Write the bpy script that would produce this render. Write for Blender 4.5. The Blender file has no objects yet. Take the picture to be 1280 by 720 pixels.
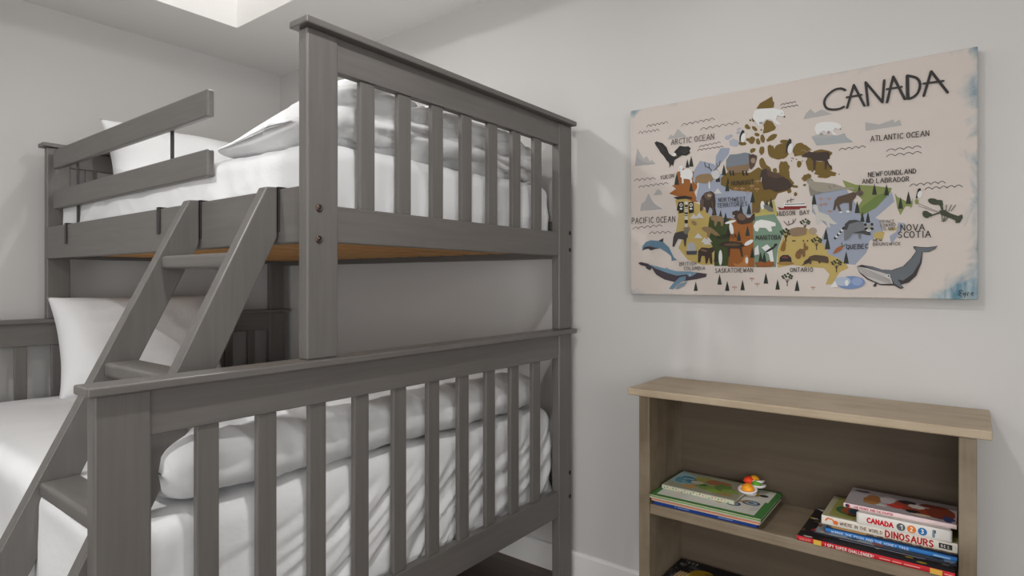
import bpy, bmesh, math, random
from mathutils import Vector, Matrix, noise
random.seed(7)
C = bpy.context.scene.collection
H = 1.09                      # eye height; heights below are written relative to the eye line
R = math.radians

# ------------------------------------------------------------------ materials
def lin(c):
    c = c/255.0
    return c/12.92 if c <= .04045 else ((c+.055)/1.055)**2.4
def rgb(r, g, b, k=1.0):
    return (min(lin(r)*k, .9), min(lin(g)*k, .9), min(lin(b)*k, .9), 1)
def newmat(name):
    m = bpy.data.materials.new(name); m.use_nodes = True
    nt = m.node_tree; p = nt.nodes['Principled BSDF']
    return m, nt, p
def nd(nt, t, **k):
    n = nt.nodes.new(t)
    for a, b in k.items(): setattr(n, a, b)
    return n
def plain(name, col, rough=.6, spec=.3):
    m, nt, p = newmat(name)
    p.inputs['Base Color'].default_value = col; p.inputs['Roughness'].default_value = rough
    p.inputs['Specular IOR Level'].default_value = spec
    return m
def grained(name, c0, c1, scale=(6, 6, 60), rough=.5, spec=.3, bump=.1, axis_noise=3.0, speck=None):
    """paint or wood with a streaky grain running along the axis with the small scale"""
    m, nt, p = newmat(name); L = nt.links
    tc = nd(nt, 'ShaderNodeTexCoord'); mp = nd(nt, 'ShaderNodeMapping'); mp.inputs['Scale'].default_value = scale
    n1 = nd(nt, 'ShaderNodeTexNoise'); n1.inputs['Scale'].default_value = axis_noise; n1.inputs['Detail'].default_value = 6; n1.inputs['Distortion'].default_value = .6
    r = nd(nt, 'ShaderNodeValToRGB'); r.color_ramp.elements[0].position = .3; r.color_ramp.elements[1].position = .7
    r.color_ramp.elements[0].color = c0; r.color_ramp.elements[1].color = c1
    L.new(tc.outputs['Object'], mp.inputs['Vector']); L.new(mp.outputs['Vector'], n1.inputs['Vector']); L.new(n1.outputs['Fac'], r.inputs['Fac'])
    out = r.outputs['Color']
    if speck:
        n2 = nd(nt, 'ShaderNodeTexNoise'); n2.inputs['Scale'].default_value = 7; n2.inputs['Detail'].default_value = 4
        L.new(tc.outputs['Object'], n2.inputs['Vector'])
        r2 = nd(nt, 'ShaderNodeValToRGB'); r2.color_ramp.elements[0].position = .35; r2.color_ramp.elements[1].position = .75
        mx = nd(nt, 'ShaderNodeMix', data_type='RGBA'); mx.inputs[7].default_value = speck
        L.new(n2.outputs['Fac'], r2.inputs['Fac']); L.new(r2.outputs['Color'], mx.inputs[0]); L.new(out, mx.inputs[6]); out = mx.outputs[2]
    L.new(out, p.inputs['Base Color'])
    b = nd(nt, 'ShaderNodeBump'); b.inputs['Strength'].default_value = bump; b.inputs['Distance'].default_value = .002
    L.new(n1.outputs['Fac'], b.inputs['Height']); L.new(b.outputs['Normal'], p.inputs['Normal'])
    p.inputs['Roughness'].default_value = rough; p.inputs['Specular IOR Level'].default_value = spec
    return m
def plaster(name, col, bump=.05):
    m, nt, p = newmat(name); L = nt.links
    tc = nd(nt, 'ShaderNodeTexCoord'); n = nd(nt, 'ShaderNodeTexNoise'); n.inputs['Scale'].default_value = 90; n.inputs['Detail'].default_value = 3
    b = nd(nt, 'ShaderNodeBump'); b.inputs['Strength'].default_value = bump; b.inputs['Distance'].default_value = .001
    L.new(tc.outputs['Object'], n.inputs['Vector']); L.new(n.outputs['Fac'], b.inputs['Height']); L.new(b.outputs['Normal'], p.inputs['Normal'])
    p.inputs['Base Color'].default_value = col; p.inputs['Roughness'].default_value = .75; p.inputs['Specular IOR Level'].default_value = .2
    return m
def fabric(name, col):
    m, nt, p = newmat(name); L = nt.links
    tc = nd(nt, 'ShaderNodeTexCoord')
    n = nd(nt, 'ShaderNodeTexNoise'); n.inputs['Scale'].default_value = 28; n.inputs['Detail'].default_value = 5; n.inputs['Distortion'].default_value = 1.2
    b = nd(nt, 'ShaderNodeBump'); b.inputs['Strength'].default_value = .22; b.inputs['Distance'].default_value = .006
    L.new(tc.outputs['Object'], n.inputs['Vector']); L.new(n.outputs['Fac'], b.inputs['Height']); L.new(b.outputs['Normal'], p.inputs['Normal'])
    p.inputs['Base Color'].default_value = col; p.inputs['Roughness'].default_value = .85; p.inputs['Specular IOR Level'].default_value = .15
    return m

M = {}
M['wall'] = plaster('wall_paint', (.555, .542, .527, 1))
M['ceil'] = plaster('ceiling_paint', (.74, .725, .705, 1))
M['trim'] = plain('white_trim_paint', (.74, .73, .715, 1), .4)
M['well'] = plain('white_well_paint', (.88, .87, .85, 1), .6)
g0, g1 = (.118, .110, .102, 1), (.140, .131, .122, 1)
M['bed_z'] = grained('grey_paint_upright', g0, g1, (26, 26, 1.4), .38, .5, .10)
M['bed_x'] = grained('grey_paint_crosswise', g0, g1, (1.4, 26, 26), .38, .5, .10)
M['bed_y'] = grained('grey_paint_lengthwise', g0, g1, (26, 1.4, 26), .38, .5, .10)
M['pine'] = grained('bare_pine', (.52, .26, .09, 1), (.66, .38, .16, 1), (1.2, 24, 24), .6, .2, .1)
M['metal'] = plain('dark_metal', (.022, .021, .021, 1), .4, .4)
M['bolt'] = plain('bolt_bronze', (.12, .085, .07, 1), .35, .6); M['bolt'].node_tree.nodes['Principled BSDF'].inputs['Metallic'].default_value = .8
M['hole'] = plain('bolt_recess', (.012, .011, .011, 1), .6)
M['linen'] = fabric('white_cotton', (.78, .785, .79, 1))
w0, w1 = (.29, .218, .142, 1), (.42, .33, .228, 1)
M['shelf_y'] = grained('stained_wood_lengthwise_lit', w0, w1, (9, .8, 22), .48, .35, .2, 3.5, (.46, .375, .27, 1))  # top's stain lightened: overhead light put into the colour
M['shelf_z'] = grained('stained_wood_upright_shaded', (.125, .093, .059, 1), (.19, .146, .096, 1), (9, 22, .8), .48, .35, .2, 3.5, (.30, .245, .175, 1))  # same stain, darker on the sides: shade put into the colour
M['shelf_m'] = grained('stained_wood_board_shaded', (.165, .122, .078, 1), (.245, .19, .127, 1), (9, .8, 22), .48, .35, .2, 3.5, (.28, .225, .16, 1))  # same stain at a middle tone: shade inside the case put into the colour
M['shelf_b'] = grained('stained_back_panel_shaded', (.100, .076, .052, 1), (.125, .096, .067, 1), (9, .8, 14), .6, .2, .1, 2.5)  # darkest tone: shade at the back of the case put into the colour
M['paper'] = grained('page_edges', (.55, .52, .46, 1), (.70, .67, .60, 1), (2, 2, 300), .8, .1, .1, 4)
_pal = {}
def pal(r, g, b, k=1.0, rough=.55):
    key = (r, g, b, k, rough)
    if key not in _pal: _pal[key] = plain('colour_%02x%02x%02x' % (r, g, b), rgb(r, g, b, k), rough, .25)
    return _pal[key]

# ------------------------------------------------------------------ mesh building
class MB:
    def __init__(s): s.v = []; s.f = []; s.m = []; s.mats = []; s.smooth = []
    def mi(s, mat):
        if mat not in s.mats: s.mats.append(mat)
        return s.mats.index(mat)
    def add(s, vs, fs, mat, smooth=False):
        o = len(s.v); s.v += [tuple(x) for x in vs]; k = s.mi(mat)
        for f in fs: s.f.append([i+o for i in f]); s.m.append(k); s.smooth.append(smooth)
    def bm(s, b, mat, smooth=False):
        b.verts.ensure_lookup_table(); b.verts.index_update()
        s.add([v.co.copy() for v in b.verts], [[v.index for v in f.verts] for f in b.faces], mat, smooth); b.free()
    def box(s, x0, x1, y0, y1, z0, z1, mat, bev=.003, seg=2):
        b = bmesh.new(); bmesh.ops.create_cube(b, size=1)
        for v in b.verts: v.co = Vector(((x0+x1)/2+v.co.x*(x1-x0), (y0+y1)/2+v.co.y*(y1-y0), (z0+z1)/2+v.co.z*(z1-z0)))
        if bev: bmesh.ops.bevel(b, geom=b.edges[:], offset=bev, segments=seg, profile=.5, affect='EDGES')
        s.bm(b, mat)
    def prism(s, pts, axis, a0, a1, mat, bev=0):
        """polygon of (p,q) pairs pushed along an axis: 'y' takes (x,z), 'x' takes (y,z), 'z' takes (x,y)"""
        def mk(p, a): return {'y': (p[0], a, p[1]), 'x': (a, p[0], p[1]), 'z': (p[0], p[1], a)}[axis]
        b = bmesh.new(); n = len(pts)
        A = [b.verts.new(mk(p, a0)) for p in pts]; B = [b.verts.new(mk(p, a1)) for p in pts]
        b.faces.new(A); b.faces.new(B[::-1])
        for i in range(n): b.faces.new([A[i], B[i], B[(i+1) % n], A[(i+1) % n]])
        bmesh.ops.recalc_face_normals(b, faces=b.faces[:])
        if bev: bmesh.ops.bevel(b, geom=b.edges[:], offset=bev, segments=2, profile=.5, affect='EDGES')
        s.bm(b, mat)
    def lathe(s, prof, mat, at=(0, 0, 0), n=28, rot=None, smooth=True):
        vs = []; fs = []; k = len(prof)
        for i in range(n):
            a = 2*math.pi*i/n
            for r, z in prof:
                p = Vector((r*math.cos(a), r*math.sin(a), z))
                if rot: p = rot @ p
                vs.append(p+Vector(at))
        for i in range(n):
            j = (i+1) % n
            for q in range(k-1): fs.append([i*k+q, j*k+q, j*k+q+1, i*k+q+1])
        s.add(vs, fs, mat, smooth)
    def build(s, name, parent=None, mat=None):
        me = bpy.data.meshes.new(name)
        off = Vector(parent.matrix_world.translation) if False else Vector((0, 0, 0))
        me.from_pydata(s.v, [], s.f); me.update()
        for m in s.mats: me.materials.append(m)
        for p, k, sm in zip(me.polygons, s.m, s.smooth): p.material_index = k; p.use_smooth = sm
        o = bpy.data.objects.new(name, me); C.objects.link(o)
        if parent: o.parent = parent
        return o
    def shift(s, d):
        s.v = [(a+d[0], b+d[1], c+d[2]) for a, b, c in s.v]; return s
def tag(o, label, cat, group=None):
    o['label'] = label; o['category'] = cat
    if group: o['group'] = group
    return o
def thing(name, label, cat, loc, rotz=0, group=None):
    o = bpy.data.objects.new(name, None); C.objects.link(o); o.location = loc; o.rotation_euler = (0, 0, rotz)
    o.empty_display_size = .1
    return tag(o, label, cat, group)
def struct(mb, name):
    o = mb.build(name); o['kind'] = 'structure'; return o

# ------------------------------------------------------------------ room
XW, YF, ZC = 1.885, 3.092, 1.147+H        # right wall, far wall, ceiling
XL, YB = -2.1, -2.3                        # walls behind the viewer
m = MB(); m.box(XL-.1, XW+.1, YB-.1, YF+.1, -.1, 0, None, 0)
fl, nt, p = newmat('dark_wood_floor'); L = nt.links
tc = nd(nt, 'ShaderNodeTexCoord'); mp = nd(nt, 'ShaderNodeMapping'); mp.inputs['Rotation'].default_value = (0, 0, R(90))
br = nd(nt, 'ShaderNodeTexBrick'); br.offset = .37; br.inputs['Scale'].default_value = 1; br.inputs['Brick Width'].default_value = 1.3; br.inputs['Row Height'].default_value = .13
br.inputs['Mortar Size'].default_value = .002; br.inputs['Color1'].default_value = (.085, .046, .028, 1); br.inputs['Color2'].default_value = (.12, .068, .042, 1); br.inputs['Mortar'].default_value = (.02, .013, .01, 1)
mp2 = nd(nt, 'ShaderNodeMapping'); mp2.inputs['Scale'].default_value = (30, 2, 1); ns = nd(nt, 'ShaderNodeTexNoise'); ns.inputs['Scale'].default_value = 2; ns.inputs['Detail'].default_value = 5
mx = nd(nt, 'ShaderNodeMix', data_type='RGBA', blend_type='MULTIPLY'); mx.inputs[0].default_value = .6
L.new(tc.outputs['Object'], mp.inputs['Vector']); L.new(mp.outputs['Vector'], br.inputs['Vector']); L.new(tc.outputs['Object'], mp2.inputs['Vector']); L.new(mp2.outputs['Vector'], ns.inputs['Vector'])
L.new(br.outputs['Color'], mx.inputs[6]); L.new(ns.outputs['Color'], mx.inputs[7]); L.new(mx.outputs[2], p.inputs['Base Color']); p.inputs['Roughness'].default_value = .35
m.mats = [fl]; struct(m, 'floor')
m = MB(); m.box(XW, XW+.1, YB-.1, YF+.1, 0, ZC, M['wall'], 0); struct(m, 'wall_right')
m = MB(); m.box(XL-.1, XW, YF, YF+.1, 0, ZC, M['wall'], 0); struct(m, 'wall_far')
m = MB(); m.box(XL-.1, XL, YB-.1, YF, 0, ZC, M['wall'], 0); struct(m, 'wall_left')
m = MB(); m.box(XL, XW, YB-.1, YB, 0, ZC, M['wall'], 0); struct(m, 'wall_back')
def base_profile(m, axis, wall, sgn, a0, a1):
    t = .014
    pts = [(wall, 0), (wall+sgn*t, 0), (wall+sgn*t, .088), (wall+sgn*t*.75, .094), (wall+sgn*t*.45, .097), (wall, .097)]
    if axis == 'x': m.prism(pts, 'y', a0, a1, M['trim'])
    else: m.prism(pts, 'x', a0, a1, M['trim'])
m = MB(); base_profile(m, 'x', XW, -1, YB, YF); struct(m, 'baseboard_right')
m = MB(); base_profile(m, 'y', YF, -1, XL, XW-.014); struct(m, 'baseboard_far')
m = MB(); base_profile(m, 'x', XL, 1, YB, YF-.014); struct(m, 'baseboard_left')
m = MB(); base_profile(m, 'y', YB, 1, XL+.014, XW-.014); struct(m, 'baseboard_back')
# ceiling with the skylight opening and its plastered shaft
SX0, SX1, SY0, SY1, SH = .80, 1.406, 1.45, 2.655, .95
m = MB()
m.box(XL-.1, SX0, YB-.1, YF+.1, ZC, ZC+.1, M['ceil'], 0); m.box(SX1, XW+.1, YB-.1, YF+.1, ZC, ZC+.1, M['ceil'], 0)
m.box(SX0, SX1, YB-.1, SY0, ZC, ZC+.1, M['ceil'], 0); m.box(SX0, SX1, SY1, YF+.1, ZC, ZC+.1, M['ceil'], 0)
struct(m, 'ceiling')
m = MB(); t = .02
m.box(SX0-t, SX0, SY0-t, SY1+t, ZC+.1, ZC+SH, M['well'], 0); m.box(SX1, SX1+t, SY0-t, SY1+t, ZC+.1, ZC+SH, M['well'], 0)
m.box(SX0, SX1, SY0-t, SY0, ZC+.1, ZC+SH, M['well'], 0); m.box(SX0, SX1, SY1, SY1+t, ZC+.1, ZC+SH, M['well'], 0)
# thin white lining that carries the shaft down through the ceiling thickness
m.box(SX0, SX0+.004, SY0, SY1, ZC-.0005, ZC+.1, M['well'], 0); m.box(SX1-.004, SX1, SY0, SY1, ZC-.0005, ZC+.1, M['well'], 0)
m.box(SX0+.004, SX1-.004, SY0, SY0+.004, ZC-.0005, ZC+.1, M['well'], 0); m.box(SX0+.004, SX1-.004, SY1-.004, SY1, ZC-.0005, ZC+.1, M['well'], 0)
struct(m, 'trim_1')
sky, nt, p = newmat('skylight_daylight'); em = nd(nt, 'ShaderNodeEmission'); em.inputs['Color'].default_value = (1, .992, .975, 1); em.inputs['Strength'].default_value = 2.6
nt.links.new(em.outputs[0], nt.nodes['Material Output'].inputs['Surface'])
m = MB(); m.box(SX0-t, SX1+t, SY0-t, SY1+t, ZC+SH, ZC+SH+.02, sky, 0); struct(m, 'window_1')

# ------------------------------------------------------------------ bunk bed
BED = thing('bunk_bed', 'tall grey painted wooden bunk bed, narrow bunk over wide bed, against the right wall', 'bunk bed', (1.1, 2.0, 0))
def part(mb, name, parent=BED, root=BED):
    d = root.location
    return mb.shift((-d.x, -d.y, -d.z)).build(name, parent)
def post(parent, x0, x1, y0, y1, z0, z1, bev=.004):
    m = MB(); m.box(x0, x1, y0, y1, z0+H, z1+H, M['bed_z'], bev); return part(m, 'post', parent)
def board_end(name, x0, x1, yf, ztop, zt, zb0, zb1, zfoot, posts, slats, sgn, slw):
    """one end of a bunk: rails as the end's own mesh; posts, slats and cap as its pieces. yf = outer face, sgn = towards the mattress"""
    m = MB(); a, b = sorted((yf+sgn*.004, yf+sgn*.029))
    m.box(posts[0][1], posts[1][0], a, b, zt+H, ztop-.016+H, M['bed_x'], .002)
    m.box(posts[0][1], posts[1][0], a, b, zb0+H, zb1+H, M['bed_x'], .002)
    P = part(m, name)
    for px0, px1 in posts:
        a, b = sorted((yf, yf+sgn*.033)); post(P, px0, px1, a, b, zfoot, ztop-.016)
    for sx in slats:
        a, b = sorted((yf+sgn*.009, yf+sgn*.024)); q = MB()
        q.box(sx-slw/2, sx+slw/2, a, b, zb1+H, zt+H, M['bed_z'], .002); part(q, 'slat', P)
    a, b = sorted((yf-sgn*.02, yf+sgn*.047)); q = MB()
    q.box(x0, x1, a, b, ztop-.016+H, ztop+H, M['bed_x'], .003); part(q, 'cap', P)
    return P
YP = 1.14; YH = 2.978
lowfoot = board_end('footboard', .347, 1.848, YP, -.175, -.274, -.83, -.741, -1.09, ((.362, .45), (1.762, 1.857-.015)),
                    [.552+.1205*k for k in range(10)], 1, .042)
upfoot = board_end('footboard', .745, 1.845, YP, .566, .472, .084, .167, -.175, ((.759, .84), (1.762, 1.842)),
                   [.931+.1188*k for k in range(7)], 1, .043)
lowhead = board_end('headboard', .347, 1.848, YH, -.157, -.262, -.83, -.70, -1.09, ((.362, .45), (1.735, 1.822)),
                    [.574+.1185*k for k in range(10)], -1, .04)
uphead = board_end('headboard', .757, 1.838, YH, .55, .46, .084, .19, -.157, ((.773, .853), (1.74, 1.82)),
                   [.93+.112*k for k in range(8)], -1, .043)
def bolt(P, x, y, z, axis='y', dark=False):
    m = MB(); rot = Matrix.Rotation(R(90), 3, 'X')
    if not dark:
        m.lathe([(0, .0032), (.004, .0032), (.0042, .001), (.0045, .0036), (.0075, .0034), (.0088, .0015), (.009, -.002)], M['bolt'], (x, y, z+H), 18, rot)
        m.lathe([(0, .0034), (.0032, .0034)], M['hole'], (x, y, z+H), 6, rot)
    else:
        m.lathe([(0, .0006), (.006, .0006), (.0072, .0012), (.0078, -.001)], M['hole'], (x, y, z+H), 18, rot)
    return part(m, 'bolt', P)
for zz in (.158, .083+.006): bolt(upfoot, .789, YP, zz)
for zz in (.132+.035, .085+.022): bolt(upfoot, 1.829, YP, zz, dark=True)
for zz in (-.69, -.775): bolt(lowfoot, 1.829, YP, zz, dark=True)
m = MB(); m.lathe([(0, .0006), (.006, .0006), (.0068, -.001)], M['bed_x'], (.447, 1.16, -.175+H), 16)
part(m, 'plug', lowfoot)
for (xa, xb, za, zb) in ((.772, .804, .084, .21), (1.80, 1.832, .075, .21), (.385, .415, -.88, -.735), (1.828, 1.857, -.88, -.735)):
    m = MB(); m.box(xa, xb, YP+.033, YH-.033, za+H, zb+H, M['bed_y'], .003); part(m, 'side_rail')
for k in range(13):
    m = MB(); y = 1.235+.131*k; m.box(.804, 1.80, y, y+.085, .098+H, .116+H, M['pine'], .002); o = part(m, 'mattress_slat'); o['label'] = 'bare pine mattress slat'
for k in range(12):
    m = MB(); y = 1.26+.14*k; m.box(.415, 1.80, y, y+.08, -.86+H, -.842+H, M['pine'], .002); o = part(m, 'mattress_slat'); o['label'] = 'bare pine mattress slat'
# guard rail: two boards on bent metal straps hooked over the side rail
m = MB()
for za, zb in ((.443, .519), (.281, .356)): m.box(.785, .806, 1.641, 2.915, za+H, zb+H, M['bed_y'], .006, 3)
guard = part(m, 'guard_rail')
for y in (2.71, 1.906):
    m = MB(); w = .0095
    m.box(.8065, .8105, y-w, y+w, .095+H, .50+H, M['metal'], .0008)
    m.box(.7675, .8105, y-w, y+w, .2105+H, .2145+H, M['metal'], .0008)
    m.box(.7675, .7715, y-w, y+w, .135+H, .2145+H, M['metal'], .0015)
    part(m, 'bracket', guard)['label'] = 'dark metal strap hooked over the rail'

# ------------------------------------------------------------------ ladder
LAD = thing('bunk_ladder', 'sloping grey wooden ladder hooked onto the upper bunk side rail', 'ladder', (.35, 1.475, 0))
def xf(z): return .738-.493*(.206-z)
def xb(z): return .768-.49*(.098-z)
for y0, y1 in ((1.269, 1.304), (1.647, 1.682)):
    m = MB(); m.prism([(xf(.212), .212+H), (.767, .214+H), (.767, .098+H), (xb(-1.09), 0), (xf(-1.09), 0)], 'y', y0, y1, M['lad'] if 'lad' in M else M['bed_z'], .003)
    st = part(m, 'stile', LAD, LAD)
    q = MB(); yc = y0 if y0 < 1.5 else y0
    q.box(.768, .7705, yc-.004, yc+.026, .11+H, .2145+H, M['metal'], .0006); q.box(.768, .809, yc-.004, yc+.026, .2115+H, .2145+H, M['metal'], .0006)
    q.box(.8055, .809, yc-.004, yc+.026, .16+H, .2145+H, M['metal'], .0006)
    part(q, 'hook', st, LAD)['label'] = 'dark metal hook plate'
for zt in (.061, -.198, -.451, -.705, -.96):
    m = MB(); b = bmesh.new(); x = xf(zt)+.004
    m.box(x, x+.078, 1.304, 1.647, zt-.034+H, zt+H, M['bed_y'], .008, 3); part(m, 'rung', LAD, LAD)

# ------------------------------------------------------------------ bedding
def N(x, y, z): return noise.noise(Vector((x, y, z)))
def sm(a, b, x):
    t = min(1, max(0, (x-a)/(b-a))); return t*t*(3-2*t)
def ridge(x, y, z): return 1-abs(N(x, y, z))*2
def cloth_box(x0, x1, y0, y1, z0, z1, r, step, disp, mat):
    m = MB(); lo = Vector((x0, y0, z0)); hi = Vector((x1, y1, z1))
    n = [max(3, int(round((hi[i]-lo[i])/step[i]))) for i in range(3)]
    idx = {}; vs = []; fs = []
    def vid(i, j, k):
        key = (i, j, k)
        if key not in idx:
            p = Vector((x0+(x1-x0)*i/n[0], y0+(y1-y0)*j/n[1], z0+(z1-z0)*k/n[2]))
            q = Vector([min(max(p[a], lo[a]+r), hi[a]-r) for a in range(3)])
            d = (p-q); d = d.normalized() if d.length > 1e-9 else Vector((0, 0, 1)); p = q+d*r
            p = p+d*disp(p, d); idx[key] = len(vs); vs.append(p)
        return idx[key]
    for i in range(n[0]):
        for j in range(n[1]):
            fs.append([vid(i, j, n[2]), vid(i+1, j, n[2]), vid(i+1, j+1, n[2]), vid(i, j+1, n[2])])
            fs.append([vid(i, j, 0), vid(i, j+1, 0), vid(i+1, j+1, 0), vid(i+1, j, 0)])
    for i in range(n[0]):
        for k in range(n[2]):
            fs.append([vid(i, 0, k), vid(i+1, 0, k), vid(i+1, 0, k+1), vid(i, 0, k+1)])
            fs.append([vid(i, n[1], k), vid(i, n[1], k+1), vid(i+1, n[1], k+1), vid(i+1, n[1], k)])
    for j in range(n[1]):
        for k in range(n[2]):
            fs.append([vid(0, j, k), vid(0, j, k+1), vid(0, j+1, k+1), vid(0, j+1, k)])
            fs.append([vid(n[0], j, k), vid(n[0], j+1, k), vid(n[0], j+1, k+1), vid(n[0], j, k+1)])
    m.add(vs, fs, mat, True); return m
def disp_low(p, n):
    z = p.z-H
    a = .005*N(p.x*3, p.y*3, z*3)+.0025*N(p.x*9, p.y*9, z*9)
    front = max(0, -n.y); side = max(0, -n.x); top = max(0, n.z)
    if front > 0:     # slanting pulled folds of the tucked cover
        g = sm(.40, .95, p.x)*sm(-.485, -.56, z); k = .25*N(p.x*1.3, 3.1, z*1.3)
        s = p.x*(.70+k)-z*.72+.02*N(p.x*3, 3.1, z*3); l = p.x*.72+z*.70
        f = ridge(s*21, l*2.2, 1.7); f2 = ridge(s*40+5, l*4, 4.4)
        a += front*(g*(.015*f+.005*f2)+(1-g)*.007*ridge(p.x*7, z*2.5, 6)-.004)
    if side > 0: a += side*(.008*N(p.y*7+z*3, z*4, 5)+.006*N(p.y*3, z*9, 2))
    if top > 0: a += top*(.006*N(p.x*2.2+p.y*1.2, p.y*6, 9)+.003*ridge(p.x*3+p.y*2, p.y*9-p.x*3, 4))
    return a
m = cloth_box(.418, 1.818, 1.198, 2.92, -.84+H, -.458+H, .05, (.0075, .018, .009), disp_low, M['linen'])
LM = tag(m.build('mattress'), 'wide lower mattress in a white cover behind the long slatted footboard', 'mattress', 'mattresses in white covers')
def disp_up(p, n):
    z = p.z-H
    a = .004*N(p.x*4, p.y*4, z*4)+.002*N(p.x*11, p.y*11, z*11)
    front = max(0, -n.y); side = max(0, -n.x); top = max(0, n.z)
    if front > 0: a += front*(.013*ridge(p.x*6.5+z*4, 2, z*2)+.008*N(p.x*16, 2, z*7)+.006*ridge(p.x*4, z*9, 5)*sm(1.2, 1.5, p.x)-.005)
    if side > 0:
        a += side*(.009*ridge(p.y*4+z*6, z*5, 3)+.004*ridge(p.y*11-z*8, z*6, 8)-.004)
    if top > 0: a += top*(.006*ridge(p.x*6+p.y*2, p.y*5, 3)-.003)
    return a
m = cloth_box(.813, 1.788, 1.195, 2.92, .117+H, .330+H, .045, (.009, .012, .009), disp_up, M['linen'])
UM = tag(m.build('mattress'), 'narrow upper mattress in a white sheet behind the short raised footboard', 'mattress', 'mattresses in white covers')

def roll(x0, x1, yf, yb, zb, top, grooves, amp, seed, nx=230, nt_=150, ez=3.0, taper=None, endp=8, crease=.0, fold=.0, endr=.04, endk=.5):
    m = MB(); vs = []; fs = []
    for i in range(nx+1):
        t = i/nx; e = max(0.0, 1-abs(2*t-1)**endp)**endk
        x = x0+(x1-x0)*t
        h = (top(x)-zb)/2; zc = zb+h; w = (yb-yf)/2; yc = yf+w
        ee = endr+(1-endr)*e
        for j in range(nt_):
            th = 2*math.pi*j/nt_; cs, sn = math.cos(th), math.sin(th)
            cy = math.copysign(abs(cs)**(2/ez), cs); cz = math.copysign(abs(sn)**(2/ez), sn)
            y = yc+w*cy*(.72+.28*ee) if ee < 1 else yc+w*cy
            z = zc+h*cz*ee
            if taper and cs > -.2: z = zb+(z-zb)*taper(y, x)
            nrm = Vector((0, cs/w, sn/h)).normalized()
            d = amp*(.5*N(x*5+seed, y*6, z*6)+.35*N(x*13, y*8+seed, z*14)+.15*N(x*25, y*20, z*25+seed))
            d += crease*(1-2*abs(N(x*7+seed+z*5, y*5, z*6))*1.2+.5*ridge(x*20+z*6, y*7, z*9+seed))+sm(.86, 1.02, x)*fold*(2*abs(N(x*3.2+seed, y*16, z*24+N(x*5, z*6, seed)*1.1))**.7-.6)
            for zg, dep, wd in grooves:
                zz = zg+.010*N(x*4, zg*40+seed, 0)+.006*N(x*11, zg*50, seed)
                d -= (sm(.9, 1.02, x) if fold else 1)*dep*(.55+.45*N(x*3+seed, zg*30, 1)*1.6)*math.exp(-((z-zz)/wd)**2)*(1 if cs < .3 else .3)
            d *= ee
            p = Vector((x, y, z))+nrm*d
            if p.z < zb: p.z = zb
            vs.append((p.x, p.y, p.z+H))
    for i in range(nx):
        for j in range(nt_):
            k = (j+1) % nt_
            fs.append([i*nt_+j, i*nt_+k, (i+1)*nt_+k, (i+1)*nt_+j])
    fs.append(list(range(nt_))); fs.append([nx*nt_+j for j in range(nt_)][::-1])
    m.add(vs, fs, M['linen'], True); return m
m = roll(.512, 1.748, 1.197, 1.62, -.457, lambda x: -.305-.012*sm(1.4, 1.75, x), [], .010, 3.3, ez=2.7, endp=14, crease=.006, endr=.04, endk=.36)
tag(m.build('duvet'), 'white duvet folded across the foot of the lower bed', 'duvet', 'folded white duvets')
m = roll(.80, 1.775, 1.205, 1.66, .329, lambda x: .415+.105*sm(.80, .98, x)-.01*sm(1.5, 1.78, x),
         [(.405, .040, .007), (.452, .022, .005), (.482, .016, .004)], .014, 8.1, ez=2.6,
         taper=lambda y, x: 1-.5*sm(1.3, 1.65, y), endp=9, crease=.004, fold=.024, endr=.06, endk=.42)
tag(m.build('duvet'), 'crumpled white duvet heaped in folds on the foot of the upper bunk', 'duvet', 'folded white duvets')

def pillow(name, label, w, h, t, mat4, seed, group):
    m = MB(); n = 56; vs = []; fs = []
    def P(i, j, s):
        u = 2*i/n-1; v = 2*j/n-1
        # corners stretch into points, edges draw in a little
        k = 1-.07*(1-abs(v)**2.2)*abs(u)**3; l = 1-.07*(1-abs(u)**2.2)*abs(v)**3
        x = u*w/2*k; z = v*h/2*l
        prof = (max(0, 1-abs(u)**3.2)*max(0, 1-abs(v)**3.2))**.55
        y = s*t/2*prof
        y += s*prof*(.010*N(x*7+seed, z*7, s)+.006*ridge(x*5+z*6+seed, z*9-x*4, s*2))
        edge = max(abs(u), abs(v))
        y += .004*N(x*16, z*16, seed)*(edge > .9)
        return (x, y, z+h/2)
    ids = {}
    for s in (-1, 1):
        for i in range(n+1):
            for j in range(n+1):
                key = (i, j, 0 if i in (0, n) or j in (0, n) else s)
                if key not in ids: ids[key] = len(vs); vs.append(P(i, j, s))
    for s in (-1, 1):
        g = lambda i, j: ids[(i, j, 0 if i in (0, n) or j in (0, n) else s)]
        for i in range(n):
            for j in range(n):
                f = [g(i, j), g(i+1, j), g(i+1, j+1), g(i, j+1)]
                fs.append(f if s < 0 else f[::-1])
    vs = [mat4 @ Vector(p) for p in vs]
    m.add(vs, fs, M['linen'], True)
    o = m.build(name); tag(o, label, 'pillow', group); return o
pillow('pillow', 'white pillow leaning on the headboard of the lower bed, under the top bunk', .63, .43, .17,
       Matrix.Translation((1.075, 2.74, -.462+H)) @ Matrix.Rotation(R(-3), 4, 'Z') @ Matrix.Rotation(R(-24), 4, 'X'), 2.2, 'white bed pillows')
pillow('pillow', 'white pillow standing against the headboard of the upper bunk, behind the guard rail', .62, .38, .16,
       Matrix.Translation((1.235, 2.71, .312+H)) @ Matrix.Rotation(R(-22), 4, 'X'), 5.7, 'white bed pillows')

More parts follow.
